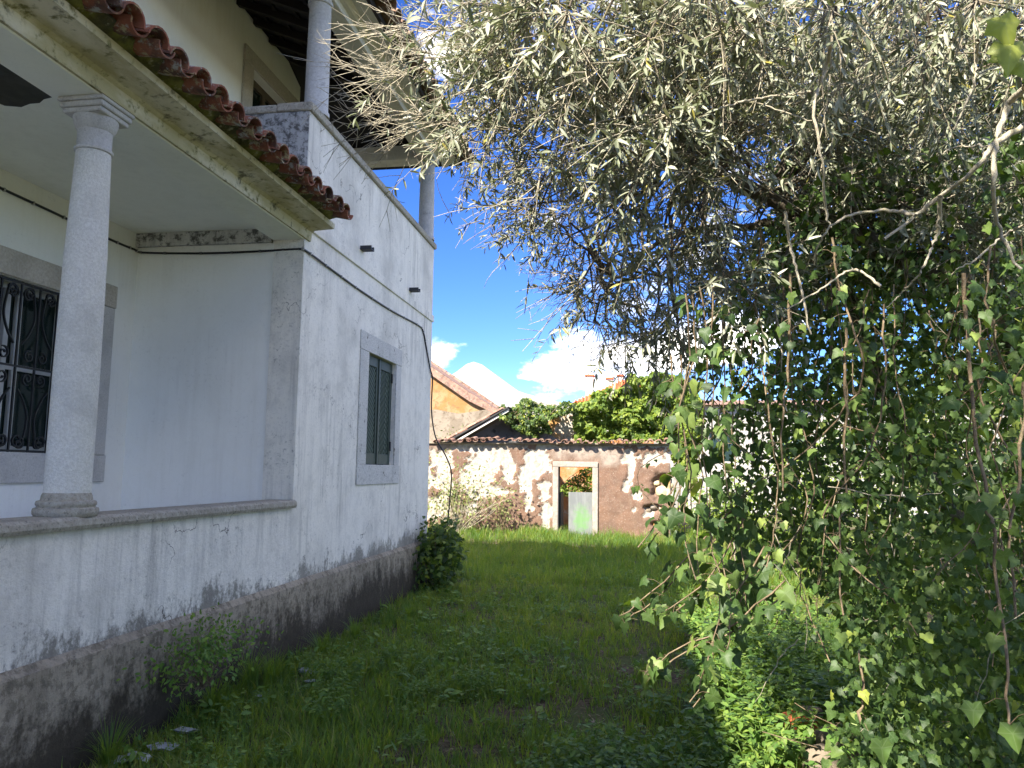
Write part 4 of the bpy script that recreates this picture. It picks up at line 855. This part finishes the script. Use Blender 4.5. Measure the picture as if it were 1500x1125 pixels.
# dead twig fans reaching across to the terrace corner
for (px_, py_, d) in ((600, 40, 4.3), (590, 110, 4.2), (585, 165, 4.2), (620, 170, 4.1), (640, 90, 4.1), (650, 40, 4.2), (610, 190, 4.3)):
    c = at_d(px_, py_, d); s = at_d(px_ + 130, py_ + 10, d + 0.1)
    branch_lines.append((spline([LD[-1], s, c], 12, 0.01), np.linspace(0.007, 0.003, 12)))
    for _ in range(9):
        g = unit(np.array([-0.8, -0.05, rng.uniform(-0.55, 0.45)]) + rand_dir(1)[0] * 0.55); L = rng.uniform(0.18, 0.55)
        Q = spline([c, c + g * L * 0.5 + rng.normal(0, 0.02, 3), c + g * L + np.array([0, 0, rng.uniform(-0.08, 0.06)])], 7, 0.004); dead_lines.append((Q, np.linspace(0.0032, 0.0012, 7)))
        for k in (1, 2, 3, 4, 5):
            d2 = unit(g + rand_dir(1)[0] * 0.9); dead_lines.append((spline([Q[k], Q[k] + d2 * L * 0.16, Q[k] + d2 * L * rng.uniform(0.2, 0.4)], 4, 0.002), np.linspace(0.002, 0.0009, 4)))
    nl = 14; P = c + rng.normal(0, 0.12, (nl, 3)); olive.add(P, rand_dir(nl), rand_dir(nl), rng.uniform(0.04, 0.06, nl))
foliage_tree = olive.build('olive', MAT['olive'], tree, 'foliage', singles=300)
for nm, ln, mt, sd in (('twigs', twig_lines, 'twig', 3), ('branches', branch_lines, 'bark', 5), ('dead_twigs', dead_lines, 'dead', 3)):
    o = wpart(tubes(nm, ln, MAT[mt], None, sd), tree); o['kind'] = 'stuff'
# the bleached bare branches that stand out against the dark
BARE = [([(1530, 165), (1500, 185), (1455, 213), (1430, 245), (1377, 288), (1341, 316), (1295, 350)], 2.2, 0.0105, 0.004), ([(1500, 130), (1476, 156), (1459, 213), (1455, 270), (1462, 327), (1494, 395)], 2.2, 0.0095, 0.004),
        ([(1377, 288), (1373, 341), (1348, 400)], 2.2, 0.007, 0.003), ([(1341, 316), (1302, 309), (1242, 316), (1206, 345), (1192, 388)], 2.2, 0.006, 0.002), ([(1216, 70), (1210, 101), (1192, 156), (1203, 228), (1210, 309), (1217, 334)], 2.3, 0.006, 0.003),
        ([(1432, 60), (1430, 92), (1423, 135), (1398, 188)], 2.2, 0.005, 0.002), ([(1150, 310), (1160, 370), (1175, 430), (1187, 490)], 2.4, 0.006, 0.003), ([(1290, 420), (1250, 395), (1200, 425), (1150, 455)], 2.4, 0.005, 0.002),
        ([(1500, 330), (1470, 345), (1430, 380), (1400, 395)], 2.3, 0.004, 0.002), ([(1080, 150), (1140, 140), (1190, 135)], 2.4, 0.004, 0.003), ([(1050, 160), (1100, 150), (1190, 178)], 2.4, 0.003, 0.002), ([(1455, 213), (1400, 215), (1380, 225)], 2.2, 0.003, 0.001), ([(1348, 400), (1320, 430), (1300, 450)], 2.3, 0.003, 0.001)]
for pts, d, r0, r1 in BARE:
    Q = spline([at_d(a, b, d + 0.05 * math.sin(i * 1.7)) for i, (a, b) in enumerate(pts)], 30, 0.0016); V, F = tube_arrays(Q, np.linspace(r0, r1, 30) * 0.85 * (1 + rng.normal(0, 0.1, 30)), 7)
    wpart(np_mesh('bare_branch', V, F, MAT['dead'], None, smooth=True), tree)

# ------------------------------------------------------------------ ivy
def strand(L, pts, n=None, step=0.045, size=(0.04, 0.075), width=0.045, r=0.003, face=None, r0=None):
    """a vine stem with leaves on short stalks; returns the stem line"""
    P = np.array(pts, float); ln = np.linalg.norm(np.diff(P, axis=0), axis=1).sum(); m = max(8, int(ln / 0.05)); Q = spline(P, m, 0.004); k = max(3, int(ln / step))
    f = np.sort(rng.uniform(0.02, 0.999, k)) * (m - 1); i = np.minimum(f.astype(int), m - 2); fr = (f - i)[:, None]; S = Q[i] * (1 - fr) + Q[i + 1] * fr
    off = rand_dir(k); off[:, 2] *= 0.5; off[:, 1] -= 0.35; off = unit(off); C = S + off * rng.uniform(0.3, 1.3, (k, 1)) * width
    D = unit(off * 0.5 + np.array([0, 0, -0.8]) + rand_dir(k) * 0.45); N = unit((SUN * 0.55 if face is None else face) + off * 0.5 + rand_dir(k) * 0.55)
    L.add(C, D, N, rng.uniform(*size, k), np.clip(rng.beta(1.6, 2.2, k), 0, 1)); return (Q, np.linspace(r if r0 is None else r0, r * 0.6, m)), [(np.array([a, (a + b) / 2 + [0, 0, .006], b]), 0.0009) for a, b in zip(S, C)]
ivy = empty('ivy_curtain', 'dark curtain of ivy hanging from the olive tree down to the ground', 'ivy', loc=(1.6, 3.6, 0))
IV = Leaves(); stems, stalks = [], []
def add_strand(pts, **k):
    a, b = strand(IV, pts, **k); stems.append(a); stalks.extend(b)
POLY_I = [(1000, 440), (1010, 560), (1035, 700), (1060, 780), (1170, 830), (1225, 900), (1250, 990), (1260, 1180), (1700, 1180), (1700, 180), (1400, 200), (1230, 230), (1120, 330), (1050, 400)]
def ivy_volume(n, d0, d1, size, poly=POLY_I, dens=None):
    q = np.stack([rng.uniform(990, 1700, n * 4), rng.uniform(20, 1180, n * 4)], 1); q = q[in_poly(q, poly)]
    if dens is not None: q = q[rng.random(len(q)) < dens(q)]
    q = q[:n]; d = d0 + (d1 - d0) * rng.random(len(q)) ** 0.8; P = rays(q) * d[:, None] + CAM_P; clump = fbm(P, 2.2, 3); k = (P[:, 2] > 0.03) & (clump > 0.40); P = P[k]; m = len(P)
    IV.add(P, unit(np.array([0, -0.2, -0.7]) + rand_dir(m) * 0.7), unit(SUN * 0.25 + rand_dir(m) * 0.8), rng.uniform(*size, m), np.clip(rng.beta(1.5, 2.4, m), 0, 1))
gap = lambda q: np.clip((q[:, 0] - 990) / 160, 0.22, 1)
ivy_volume(30000, 3.6, 6.2, (0.025, 0.052), dens=gap); ivy_volume(6500, 2.7, 3.7, (0.02, 0.042), dens=gap)
POLY_T = [(1130, 180), (1230, 110), (1700, 20), (1700, 430), (1120, 430)]
POLY_R = [(1230, 760), (1230, 860), (1220, 960), (1200, 1180), (1700, 1180), (1700, 300), (1420, 420), (1330, 600)]
ivy_volume(3400, 2.2, 3.2, (0.018, 0.040), POLY_R)
ivy_volume(9000, 4.0, 6.0, (0.03, 0.055), POLY_T)
for k in range(46):                                            # long hanging strands
    px_ = rng.uniform(1040, 1560); d = rng.uniform(2.3, 4.2); top = rng.uniform(330, 480); bot = rng.uniform(640, 980); n_ = 5
    add_strand([at_d(px_ + rng.normal(0, 14) * i, top + (bot - top) * i / (n_ - 1), d + 0.08 * rng.normal()) for i in range(n_)], size=(0.02, 0.045), step=0.04, r=rng.uniform(0.002, 0.004))
for pts, d in (([(1157, 400), (1157, 447), (1155, 540), (1146, 604), (1150, 720)], 2.5), ([(1239, 480), (1239, 559), (1239, 697), (1231, 790), (1236, 900)], 2.5), ([(1412, 400), (1416, 473), (1429, 604), (1444, 735), (1455, 765), (1463, 864), (1475, 1004), (1480, 1060)], 2.0),
               ([(1500, 560), (1500, 611), (1482, 761), (1486, 900)], 2.1), ([(1262, 1060), (1262, 1010), (1258, 950)], 2.4)):
    add_strand([at_d(a, b, d) for a, b in pts], size=(0.025, 0.045), step=0.04, r=0.0048)
for pts, d in (([(1005, 430), (1010, 520), (1000, 600), (1012, 690), (1005, 770), (1012, 850)], 2.25), ([(1030, 420), (1035, 520), (1028, 640), (1042, 760), (1060, 860), (1050, 960)], 2.4), ([(1060, 440), (1055, 560), (1070, 680), (1080, 800), (1090, 900)], 2.7), ([(985, 520), (992, 600), (1000, 700), (995, 760)], 2.4)):
    for q in range(2): add_strand([at_d(a + 10 * q + rng.normal(0, 4), b, d + 0.12 * q) for a, b in pts], size=(0.03, 0.062), step=0.045, r=0.0028)
for pts, d in (([(1080, 740), (1037, 785), (983, 843), (940, 880), (905, 905)], 2.7), ([(1150, 850), (1111, 885), (1066, 918), (996, 947), (960, 975), (944, 986)], 2.55), ([(1010, 680), (993, 703), (970, 750), (936, 802)], 2.6), ([(1090, 760), (1050, 830), (1010, 870), (965, 900)], 2.7), ([(1120, 800), (1080, 870), (1050, 925), (1030, 985), (1010, 1030)], 2.6)):
    for q in range(2): add_strand([at_d(a + 8 * q, b + 6 * q, d + 0.06 * q) for a, b in pts], size=(0.035, 0.06), step=0.032, r=0.0032, width=0.04)
for k in range(40):                                            # large leaves creeping at the foot
    a = np.array([rng.uniform(0.95, 2.0), rng.uniform(1.9, 3.6), 0.0]); p = [a + [rng.normal(0, .1) * i, rng.normal(0, .1) * i, 0.12 * i + 0.06] for i in range(5)]; add_strand(p, size=(0.022, 0.05), step=0.026, r=0.003, width=0.07)
big = [(1425, 1030, 1.85), (1480, 1062, 1.9), (1290, 1085, 2.0), (1465, 25, 1.7), (1478, 60, 1.7), (1485, 90, 1.72), (1470, 75, 1.75)]
for a, b, d in big: IV.add(at_d(a, b, d)[None], unit(np.array([[0.1, -0.3, -0.9]]) + rand_dir(1) * 0.3), unit(np.array([[-0.3, -0.9, 0.4]]) + rand_dir(1) * 0.25), rng.uniform(0.044, 0.056, 1) if b > 200 else rng.uniform(0.055, 0.07, 1), np.array([0.98 if b < 200 else 0.5]))
dry = []
for k in range(28):
    p = at_d(rng.uniform(1030, 1520), rng.uniform(330, 950), rng.uniform(2.5, 3.6)); g = unit(np.array([rng.normal(0, 0.5), rng.normal(0, 0.3), rng.normal(-0.6, 0.6)])); L_ = rng.uniform(0.15, 0.45)
    dry.append((spline([p, p + g * L_ * 0.5 + rng.normal(0, 0.04, 3), p + g * L_ + rng.normal(0, 0.05, 3)], 10, 0.004), np.linspace(rng.uniform(0.0015, 0.004), 0.001, 10)))
o = wpart(tubes('dry_stems', dry, MAT['dead'], None, 4), ivy); o['kind'] = 'stuff'
IV.build('ivy', MAT['ivy'], ivy, 'foliage', singles=300)
for nm, ln, mt, sd in (('stems', stems, 'vine', 5), ('leaf_stalks', stalks, 'vine', 3)):
    o = wpart(tubes(nm, ln, MAT[mt], None, sd), ivy); o['kind'] = 'stuff'

def bush(name, label, cat, c, rad, n, tpl, mat, size, group=None, stems_n=14, stem_mat='vine', shell=0.5, jitter=0.5, stem_r=0.006, flat=0.0):
    e = empty(name, label, cat, group, loc=(c[0], c[1], max(0.0, c[2] - rad[2]) if flat == 0 else c[2]))
    d = rand_dir(n); r = rng.random(n) ** shell; P = d * r[:, None]; lump = 0.2 + 1.6 * fbm(d * 1.0 + c, 1.9, 3); P = np.array(c) + P * np.array(rad) * lump[:, None]; k = P[:, 2] > 0.02; P, d = P[k], d[k]; m = len(P)
    L = Leaves(); L.add(P, unit(d * 0.7 + rand_dir(m) * 0.8 + [0, 0, -0.3]), unit(d * 0.6 + SUN * 0.4 + rand_dir(m) * jitter), rng.uniform(*size, m)); o = L.build(tpl, MAT[mat], e, 'foliage')
    ln = []
    b = np.array([c[0], c[1], max(0.0, c[2] - rad[2])])
    for _ in range(stems_n):
        t = P[rng.integers(m)]; s = b + rng.normal(0, 0.08, 3) * [rad[0], rad[1], 0]; ln.append((spline([s, (s + t) / 2 + rng.normal(0, 0.06, 3) * np.array(rad), t], 10, 0.005), np.linspace(stem_r, stem_r * 0.4, 10)))
    o = wpart(tubes('stems', ln, MAT[stem_mat], None, 5), e); o['kind'] = 'stuff'; return e
# ivy and shrubs round the ruin
def ivy_on(name, label, poly, Y, depth, n, mat, size):
    q = np.stack([rng.uniform(min(p[0] for p in poly), max(p[0] for p in poly), n * 5), rng.uniform(min(p[1] for p in poly), max(p[1] for p in poly), n * 5)], 1)
    nz = (fbm(np.stack([q[:, 0] / 22, q[:, 1] / 22, q[:, 0] * 0], 1), 1, 3) - 0.5) * 26; q2 = q + np.stack([nz, nz], 1); q = q[in_poly(q2, poly)][:n]; m = len(q)
    lump = fbm(np.stack([q[:, 0] / 18, q[:, 1] / 18, q[:, 0] * 0 + 3], 1), 1, 3); yy = Y - (lump - 0.5) * 1.3 + rng.random(m) ** 2 * depth
    v = np.array([on_y(a, b, c) for (a, b), c in zip(q, yy)]); e = empty(name, label, 'ivy', loc=(float(v[:, 0].mean()), Y, float(v[:, 2].min())))
    L = Leaves(); L.add(v, unit(rand_dir(m) * 0.8 + [0, -0.3, -0.6]), unit(SUN * 0.9 + rand_dir(m) * 0.7), rng.uniform(*size, m)); L.build('ivy', MAT[mat], e)
    ln = [(spline([v[a], (v[a] + v[b]) / 2, v[b]], 8, 0.02), 0.008) for a, b in rng.integers(0, m, (24, 2)) if np.linalg.norm(v[a] - v[b]) < 1.2]
    if ln: o = wpart(tubes('stems', ln, MAT['vine'], None, 4), e); o['kind'] = 'stuff'
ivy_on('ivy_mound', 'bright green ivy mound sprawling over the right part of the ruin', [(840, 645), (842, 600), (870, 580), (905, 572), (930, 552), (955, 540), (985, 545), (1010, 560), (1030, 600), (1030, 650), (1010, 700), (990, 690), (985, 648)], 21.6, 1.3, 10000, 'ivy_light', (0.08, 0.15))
ivy_on('ivy_mound', 'dark ivy spilling off the apex of the collapsed roof', [(726, 612), (745, 590), (775, 583), (815, 588), (845, 592), (842, 606), (815, 606), (800, 630), (790, 642), (768, 636), (740, 620)], 21.3, 0.9, 2400, 'ivy', (0.06, 0.11))
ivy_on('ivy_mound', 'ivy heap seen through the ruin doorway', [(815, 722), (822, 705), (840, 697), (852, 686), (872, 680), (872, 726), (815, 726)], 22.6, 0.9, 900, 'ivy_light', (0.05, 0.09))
bush('ivy_bush', 'dark glossy ivy bush clinging to the far corner of the house plinth', 'bush', (-2.78, 10.9, 0.48), (0.36, 0.5, 0.52), 1500, 'ivy', 'ivy', (0.05, 0.085), shell=0.4)
bush('yellowing_shrub', 'small yellow green shrub growing against the stained plinth', 'shrub', (-2.80, 4.85, 0.46), (0.30, 0.55, 0.24), 1150, 'oval', 'herb', (0.022, 0.042), stems_n=40, shell=0.7, stem_r=0.003)
bush('scraggly_shrub', 'pale scraggly shrub of thin branches in front of the ruin', 'shrub', (wp(668, 700, 19.6)[0], 19.6, 1.0), (1.5, 0.6, 1.1), 1300, 'oval', 'pale_leaf', (0.05, 0.10), stems_n=90, stem_mat='dead', shell=0.8, stem_r=0.008)
bush('scraggly_shrub', 'thin branched shrub between the pale shrub and the doorway', 'shrub', (wp(735, 720, 20.0)[0], 20.0, 0.7), (0.7, 0.3, 0.75), 240, 'oval', 'pale_leaf', (0.05, 0.09), stems_n=46, stem_mat='vine', shell=0.8, stem_r=0.008)
bush('garden_shrub', 'leafy shrub along the foot of the grey garden wall', 'shrub', (wp(680, 640, 23.8)[0], 23.6, 2.2), (1.1, 0.4, 0.9), 700, 'oval', 'pale_leaf', (0.06, 0.1), stems_n=40, stem_mat='dead')
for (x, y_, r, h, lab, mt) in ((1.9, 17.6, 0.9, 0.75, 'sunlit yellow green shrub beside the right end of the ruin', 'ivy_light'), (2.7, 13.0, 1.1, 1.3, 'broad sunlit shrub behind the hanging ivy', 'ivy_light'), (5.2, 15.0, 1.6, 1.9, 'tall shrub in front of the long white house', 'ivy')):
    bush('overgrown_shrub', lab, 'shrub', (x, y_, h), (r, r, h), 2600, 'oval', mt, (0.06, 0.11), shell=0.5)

bush('evergreen_shrub', 'tall dark evergreen shrub filling the gap behind the olive trunk', 'shrub', (3.7, 8.2, 2.5), (1.9, 1.3, 2.6), 9500, 'oval', 'ivy', (0.05, 0.09), shell=0.45, stems_n=40, stem_r=0.012)
# ------------------------------------------------------------------ grass, weeds, litter
def sample_ground(n, y0, y1, pw, x0=-3.0, x1=4.0):
    u = rng.random(n); a = 1 - pw; Y = (y0 ** a + u * (y1 ** a - y0 ** a)) ** (1 / a); X = rng.uniform(x0, x1, n); return X, Y
def cover(X, Y):
    d = fbm(np.stack([X, Y, X * 0 + 2], -1), 0.9, 4); bare = np.zeros_like(X)
    for cx, cy, rx, ry in ((0.25, 7.0, 0.9, 1.5), (-0.35, 5.6, 0.5, 0.6), (0.75, 6.9, 0.3, 0.9), (-1.0, 4.7, 0.5, 0.4)): bare = np.maximum(bare, np.exp(-((X - cx) / rx) ** 2 - ((Y - cy) / ry) ** 2))
    return np.clip((d - 0.24) * 4.5, 0.2, 1) * (1 - 0.85 * bare)
def grass_blades(name, n, y0, y1, pw, hgt, wid, tuft, label=None, x0=-3.0, x1=4.0):
    m = n // tuft; X, Y = sample_ground(m, y0, y1, pw, x0, x1); k = rng.random(m) < cover(X, Y); X, Y = X[k], Y[k]; m = len(X)
    th = 0.55 + 0.9 * rng.random(m) ** 2 * 1.2; th *= 0.6 + 0.9 * fbm(np.stack([X, Y, X * 0], -1), 1.6, 3)
    X = np.repeat(X, tuft) + rng.normal(0, 0.022, m * tuft); Y = np.repeat(Y, tuft) + rng.normal(0, 0.022, m * tuft); th = np.repeat(th, tuft); N = len(X)
    ok = ((X > -2.97) | (Y > 11.4)) & ~((Y > YR - 0.12) & (Y < YR + 0.5)); X, Y, th = X[ok], Y[ok], th[ok]; N = len(X)
    Z = gz(X, Y); a = rng.uniform(0, 2 * math.pi, N); lean = rng.uniform(0.15, 0.9, N); h = hgt * th * rng.uniform(0.5, 1.2, N); w = wid * rng.uniform(0.6, 1.4, N)
    dx, dy = np.cos(a), np.sin(a); px_, py_ = -dy, dx; V = np.zeros((N, 5, 3)); 
    for i, (t, ww) in enumerate(((0, 1), (0, -1), (0.55, 0.8), (0.55, -0.8), (1, 0))):
        V[:, i, 0] = X + dx * lean * h * t ** 1.6 + px_ * w * ww / 2; V[:, i, 1] = Y + dy * lean * h * t ** 1.6 + py_ * w * ww / 2; V[:, i, 2] = Z - 0.01 + h * (t - 0.28 * lean * t ** 2)
    T = (np.array([(0, 1, 3), (0, 3, 2), (2, 3, 4)])[None] + (np.arange(N) * 5)[:, None, None]).reshape(-1, 3)
    r = np.clip(np.repeat(rng.normal(0.45, 0.24, m), tuft)[ok] + rng.normal(0, 0.1, N) + (fbm(np.stack([X, Y, X * 0 + 9], -1), 0.8, 3) - 0.5) * 1.2, 0, 1); r = np.where(rng.random(N) < 0.05, 1.0, r)
    o = np_mesh(name, V.reshape(-1, 3), T, MAT['grass'], None, rnd=np.repeat(r, 5)); o['kind'] = 'stuff'; return tag(o, label, 'grass')
grass_blades('grass', 270000, 2.6, 20.4, 1.25, 0.12, 0.0068, 9, 'rough green grass covering the yard')
grass_blades('grass', 90000, 11.5, 23.5, 0.4, 0.20, 0.011, 7, 'long bright grass at the foot of the ruin', -6.5, 4.5)
def ground_leaves(name, n, tpl, mat, size, label, cat, y0=2.6, y1=15, pw=1.3, lift=0.05, x0=-2.9, x1=3.5, up=1.2, thr=None, clump=0):
    X, Y = sample_ground(n, y0, y1, pw, x0, x1); c = cover(X, Y); k = rng.random(n) < (c if thr is None else np.clip(1.1 - c, 0.1, 1))
    if thr is None: k &= fbm(np.stack([X, Y, X * 0 + 5], -1), 1.4, 3) > 0.44
    X, Y = X[k], Y[k]
    if clump: X, Y = [np.repeat(v, clump) + rng.normal(0, 0.045, len(v) * clump) for v in (X, Y)]
    m = len(X); Z = gz(X, Y) + rng.random(m) ** 1.5 * lift + 0.004; D = rand_dir(m); D[:, 2] = D[:, 2] * 0.35 + (0.15 if thr is None else 0)
    L = Leaves(); L.add(np.stack([X, Y, Z], 1), unit(D), unit(np.array([0, 0, up]) + rand_dir(m) * 0.5), rng.uniform(*size, m)); o = L.build(tpl, MAT[mat], None, name); return tag(o, label, cat)
ground_leaves('clover_cover', 6000, 'small', 'herb', (0.014, 0.034), 'low clover and small leaved weeds between the grass', 'ground cover', lift=0.12, clump=14)
ground_leaves('broadleaf_cover', 1500, 'oval', 'herb', (0.03, 0.08), 'broad leaved weeds sprouting in the grass', 'ground cover', lift=0.13, y1=14, clump=14)
ground_leaves('leaf_litter', 11000, 'olive', 'litter', (0.03, 0.06), 'dry fallen leaves and twigs on the bare soil', 'leaf litter', lift=0.012, y1=12, thr=1)
# leafy weeds, sunlit at the foot of the ivy
def weed_mesh(nst, h, sz, seed):
    L = Leaves(); ln = []
    for s in range(nst):
        a = 2 * math.pi * s / nst + rng.normal(0, 0.4); b = np.array([math.cos(a), math.sin(a), 0]); e = b * h * rng.uniform(0.25, 0.75) + [0, 0, h * rng.uniform(0.6, 1.1)]; Q = spline([b * 0.01, e * 0.5 + [0, 0, h * 0.12], e], 9); ln.append((Q, np.linspace(0.0026, 0.0012, 9)))
        for k in (3, 4, 5, 6, 7, 8):
            nl = 3 if k < 8 else 5; D = unit(rand_dir(nl) * [1, 1, 0.35] + b * 0.4); P = np.repeat(Q[k][None], nl, 0) + D * 0.015; L.add(P, D, unit(np.array([0, 0, 1.0]) + SUN * 0.2 + rand_dir(nl) * 0.4), rng.uniform(*sz, nl))
    return L, ln
protos = []
for q in range(4):
    L, ln = weed_mesh(9 + 2 * q, 0.26 + 0.04 * q, (0.035, 0.06), q); f = L.build('oval', MAT['herb'], None, 'foliage'); st = tubes('stems', ln, MAT['herb'], None, 4, 0.6); st['kind'] = 'stuff'; protos.append((f, st))
used = set()
def weed(x, y_, s, label, group, q):
    e = empty('leafy_weed', label, 'weed', group, loc=(x, y_, float(gz(np.array([x]), np.array([y_]))[0]))); e.rotation_euler = (0, 0, rng.uniform(0, 6.28)); e.scale = (s, s, s)
    for o in protos[q]:
        c = o if (q, o.name) not in used else o.copy()
        if c is not o: COL.objects.link(c)
        used.add((q, o.name)); c.parent = e; c['kind'] = 'stuff'
for k in range(60):
    x, y_ = rng.uniform(0.52, 1.5), rng.uniform(3.7, 8.5)
    bp = at_d(1165, 1018, 5.4)
    if abs(x - bp[0]) < 0.42 and bp[1] - 1.1 < y_ < bp[1] + 0.25: x = x - 0.5 if x - 0.5 > 0.5 else x + 0.75
    weed(x, y_, rng.uniform(0.8, 1.35), 'bright leafy weed in the sunlit strip beside the hanging ivy', 'leafy weeds beside the ivy', k % 4)
for k in range(26):
    x, y_ = rng.uniform(-0.5, 0.6), rng.uniform(3.1, 4.6)
    weed(x, y_, rng.uniform(0.6, 1.0), 'low leafy weed in the shaded grass of the yard', 'leafy weeds in the shaded grass', k % 4)
for k in range(14):
    x, y_ = rng.uniform(-2.7, -1.2), rng.uniform(3.6, 6.5)
    weed(x, y_, rng.uniform(0.4, 0.75), 'small leafy weed growing near the house plinth', 'leafy weeds near the plinth', k % 4)
# long grass tufts by the plinth
for k, (px_, py_, s) in enumerate(((400, 1000, 1.0), (345, 1005, 1.1), (310, 1040, 0.9), (470, 960, 0.8), (520, 935, 0.8), (150, 1120, 0.9), (600, 905, 0.7))):
    g = on_z(px_, py_); g[0] = max(g[0], -2.9); N = 130; a = rng.uniform(0, 6.28, N); le = rng.uniform(0.2, 1.0, N); h = 0.34 * s * rng.uniform(0.5, 1.1, N); V = np.zeros((N, 7, 3)); w = 0.005
    for i, (t, ww) in enumerate(((0, 1), (0, -1), (0.4, 0.9), (0.4, -0.9), (0.75, 0.6), (0.75, -0.6), (1, 0))):
        V[:, i, 0] = np.cos(a) * (0.02 + le * h * t ** 1.7) - np.sin(a) * w * ww / 2; V[:, i, 1] = np.sin(a) * (0.02 + le * h * t ** 1.7) + np.cos(a) * w * ww / 2; V[:, i, 2] = h * (t - 0.45 * le * t ** 2)
    T = (np.array([(0, 1, 3), (0, 3, 2), (2, 3, 5), (2, 5, 4), (4, 5, 6)])[None] + (np.arange(N) * 7)[:, None, None]).reshape(-1, 3)
    e = empty('grass_tuft', 'arching tuft of long dark grass near the house plinth', 'grass tuft', 'grass tufts near the plinth', loc=(float(g[0]), float(g[1]), -0.01)); o = np_mesh('blades', V.reshape(-1, 3), T, MAT['grass'], e, rnd=np.repeat(np.clip(rng.normal(0.25, 0.15, N), 0, 1), 7)); o['kind'] = 'stuff'
# broken pale paving by the wall
for k, (px_, py_, r, lab) in enumerate(((447, 984, 0.10, 'flat'), (456, 1000, 0.075, ''), (378, 1022, 0.05, ''), (275, 1072, 0.12, ''), (240, 1095, 0.11, ''), (205, 1112, 0.09, ''), (130, 1113, 0.10, ''), (160, 1105, 0.05, ''))):
    g = on_z(px_, py_); o = rock('paving_fragment', (0, 0, 0), r, MAT['marble'], seed=k + 20, sq=(0.75, 0.6, 0.14), sub=1, rough=1.3); o.location = (float(max(g[0], -2.85)), float(g[1]), 0.012); tag(o, 'pale broken paving fragment lying in the grass along the plinth', 'paving', 'broken paving along the plinth')
# rubble under the ivy
br = empty('broken_brick', 'broken orange hollow brick with grey mortar lying under the ivy', 'brick', loc=(1.16, 5.6, 0.0))
def brick():
    g = at_d(1165, 1018, 5.4); 
    b = box('brick_body', -0.12, 0.12, -0.09, 0.09, -0.06, 0.09, MAT['brick'], br, bev=0.008); b.rotation_euler = (0.15, -0.1, 0.5); b.location = (0, 0, 0.13)
    m = rock('mortar', (0.12, 0.06, 0.24), 0.065, MAT['greywall'], br, 3, (1.4, 1, 0.5)); br.location = (float(g[0]), float(g[1]), 0.0); br.scale = (0.85, 0.85, 0.85)
brick()
for k, (px_, py_, d, r) in enumerate(((1200, 1040, 5.0, 0.10), (1225, 1025, 5.2, 0.13), (1300, 1085, 4.2, 0.09))):
    p = at_d(px_, py_, d); o = rock('rubble_stone', (0, 0, 0), r, MAT['greywall'], seed=40 + k); o.location = (float(p[0]), float(p[1]), r * 0.5); tag(o, 'grey rubble stone half hidden under the ivy beside the broken brick', 'stone', 'rubble under the ivy')
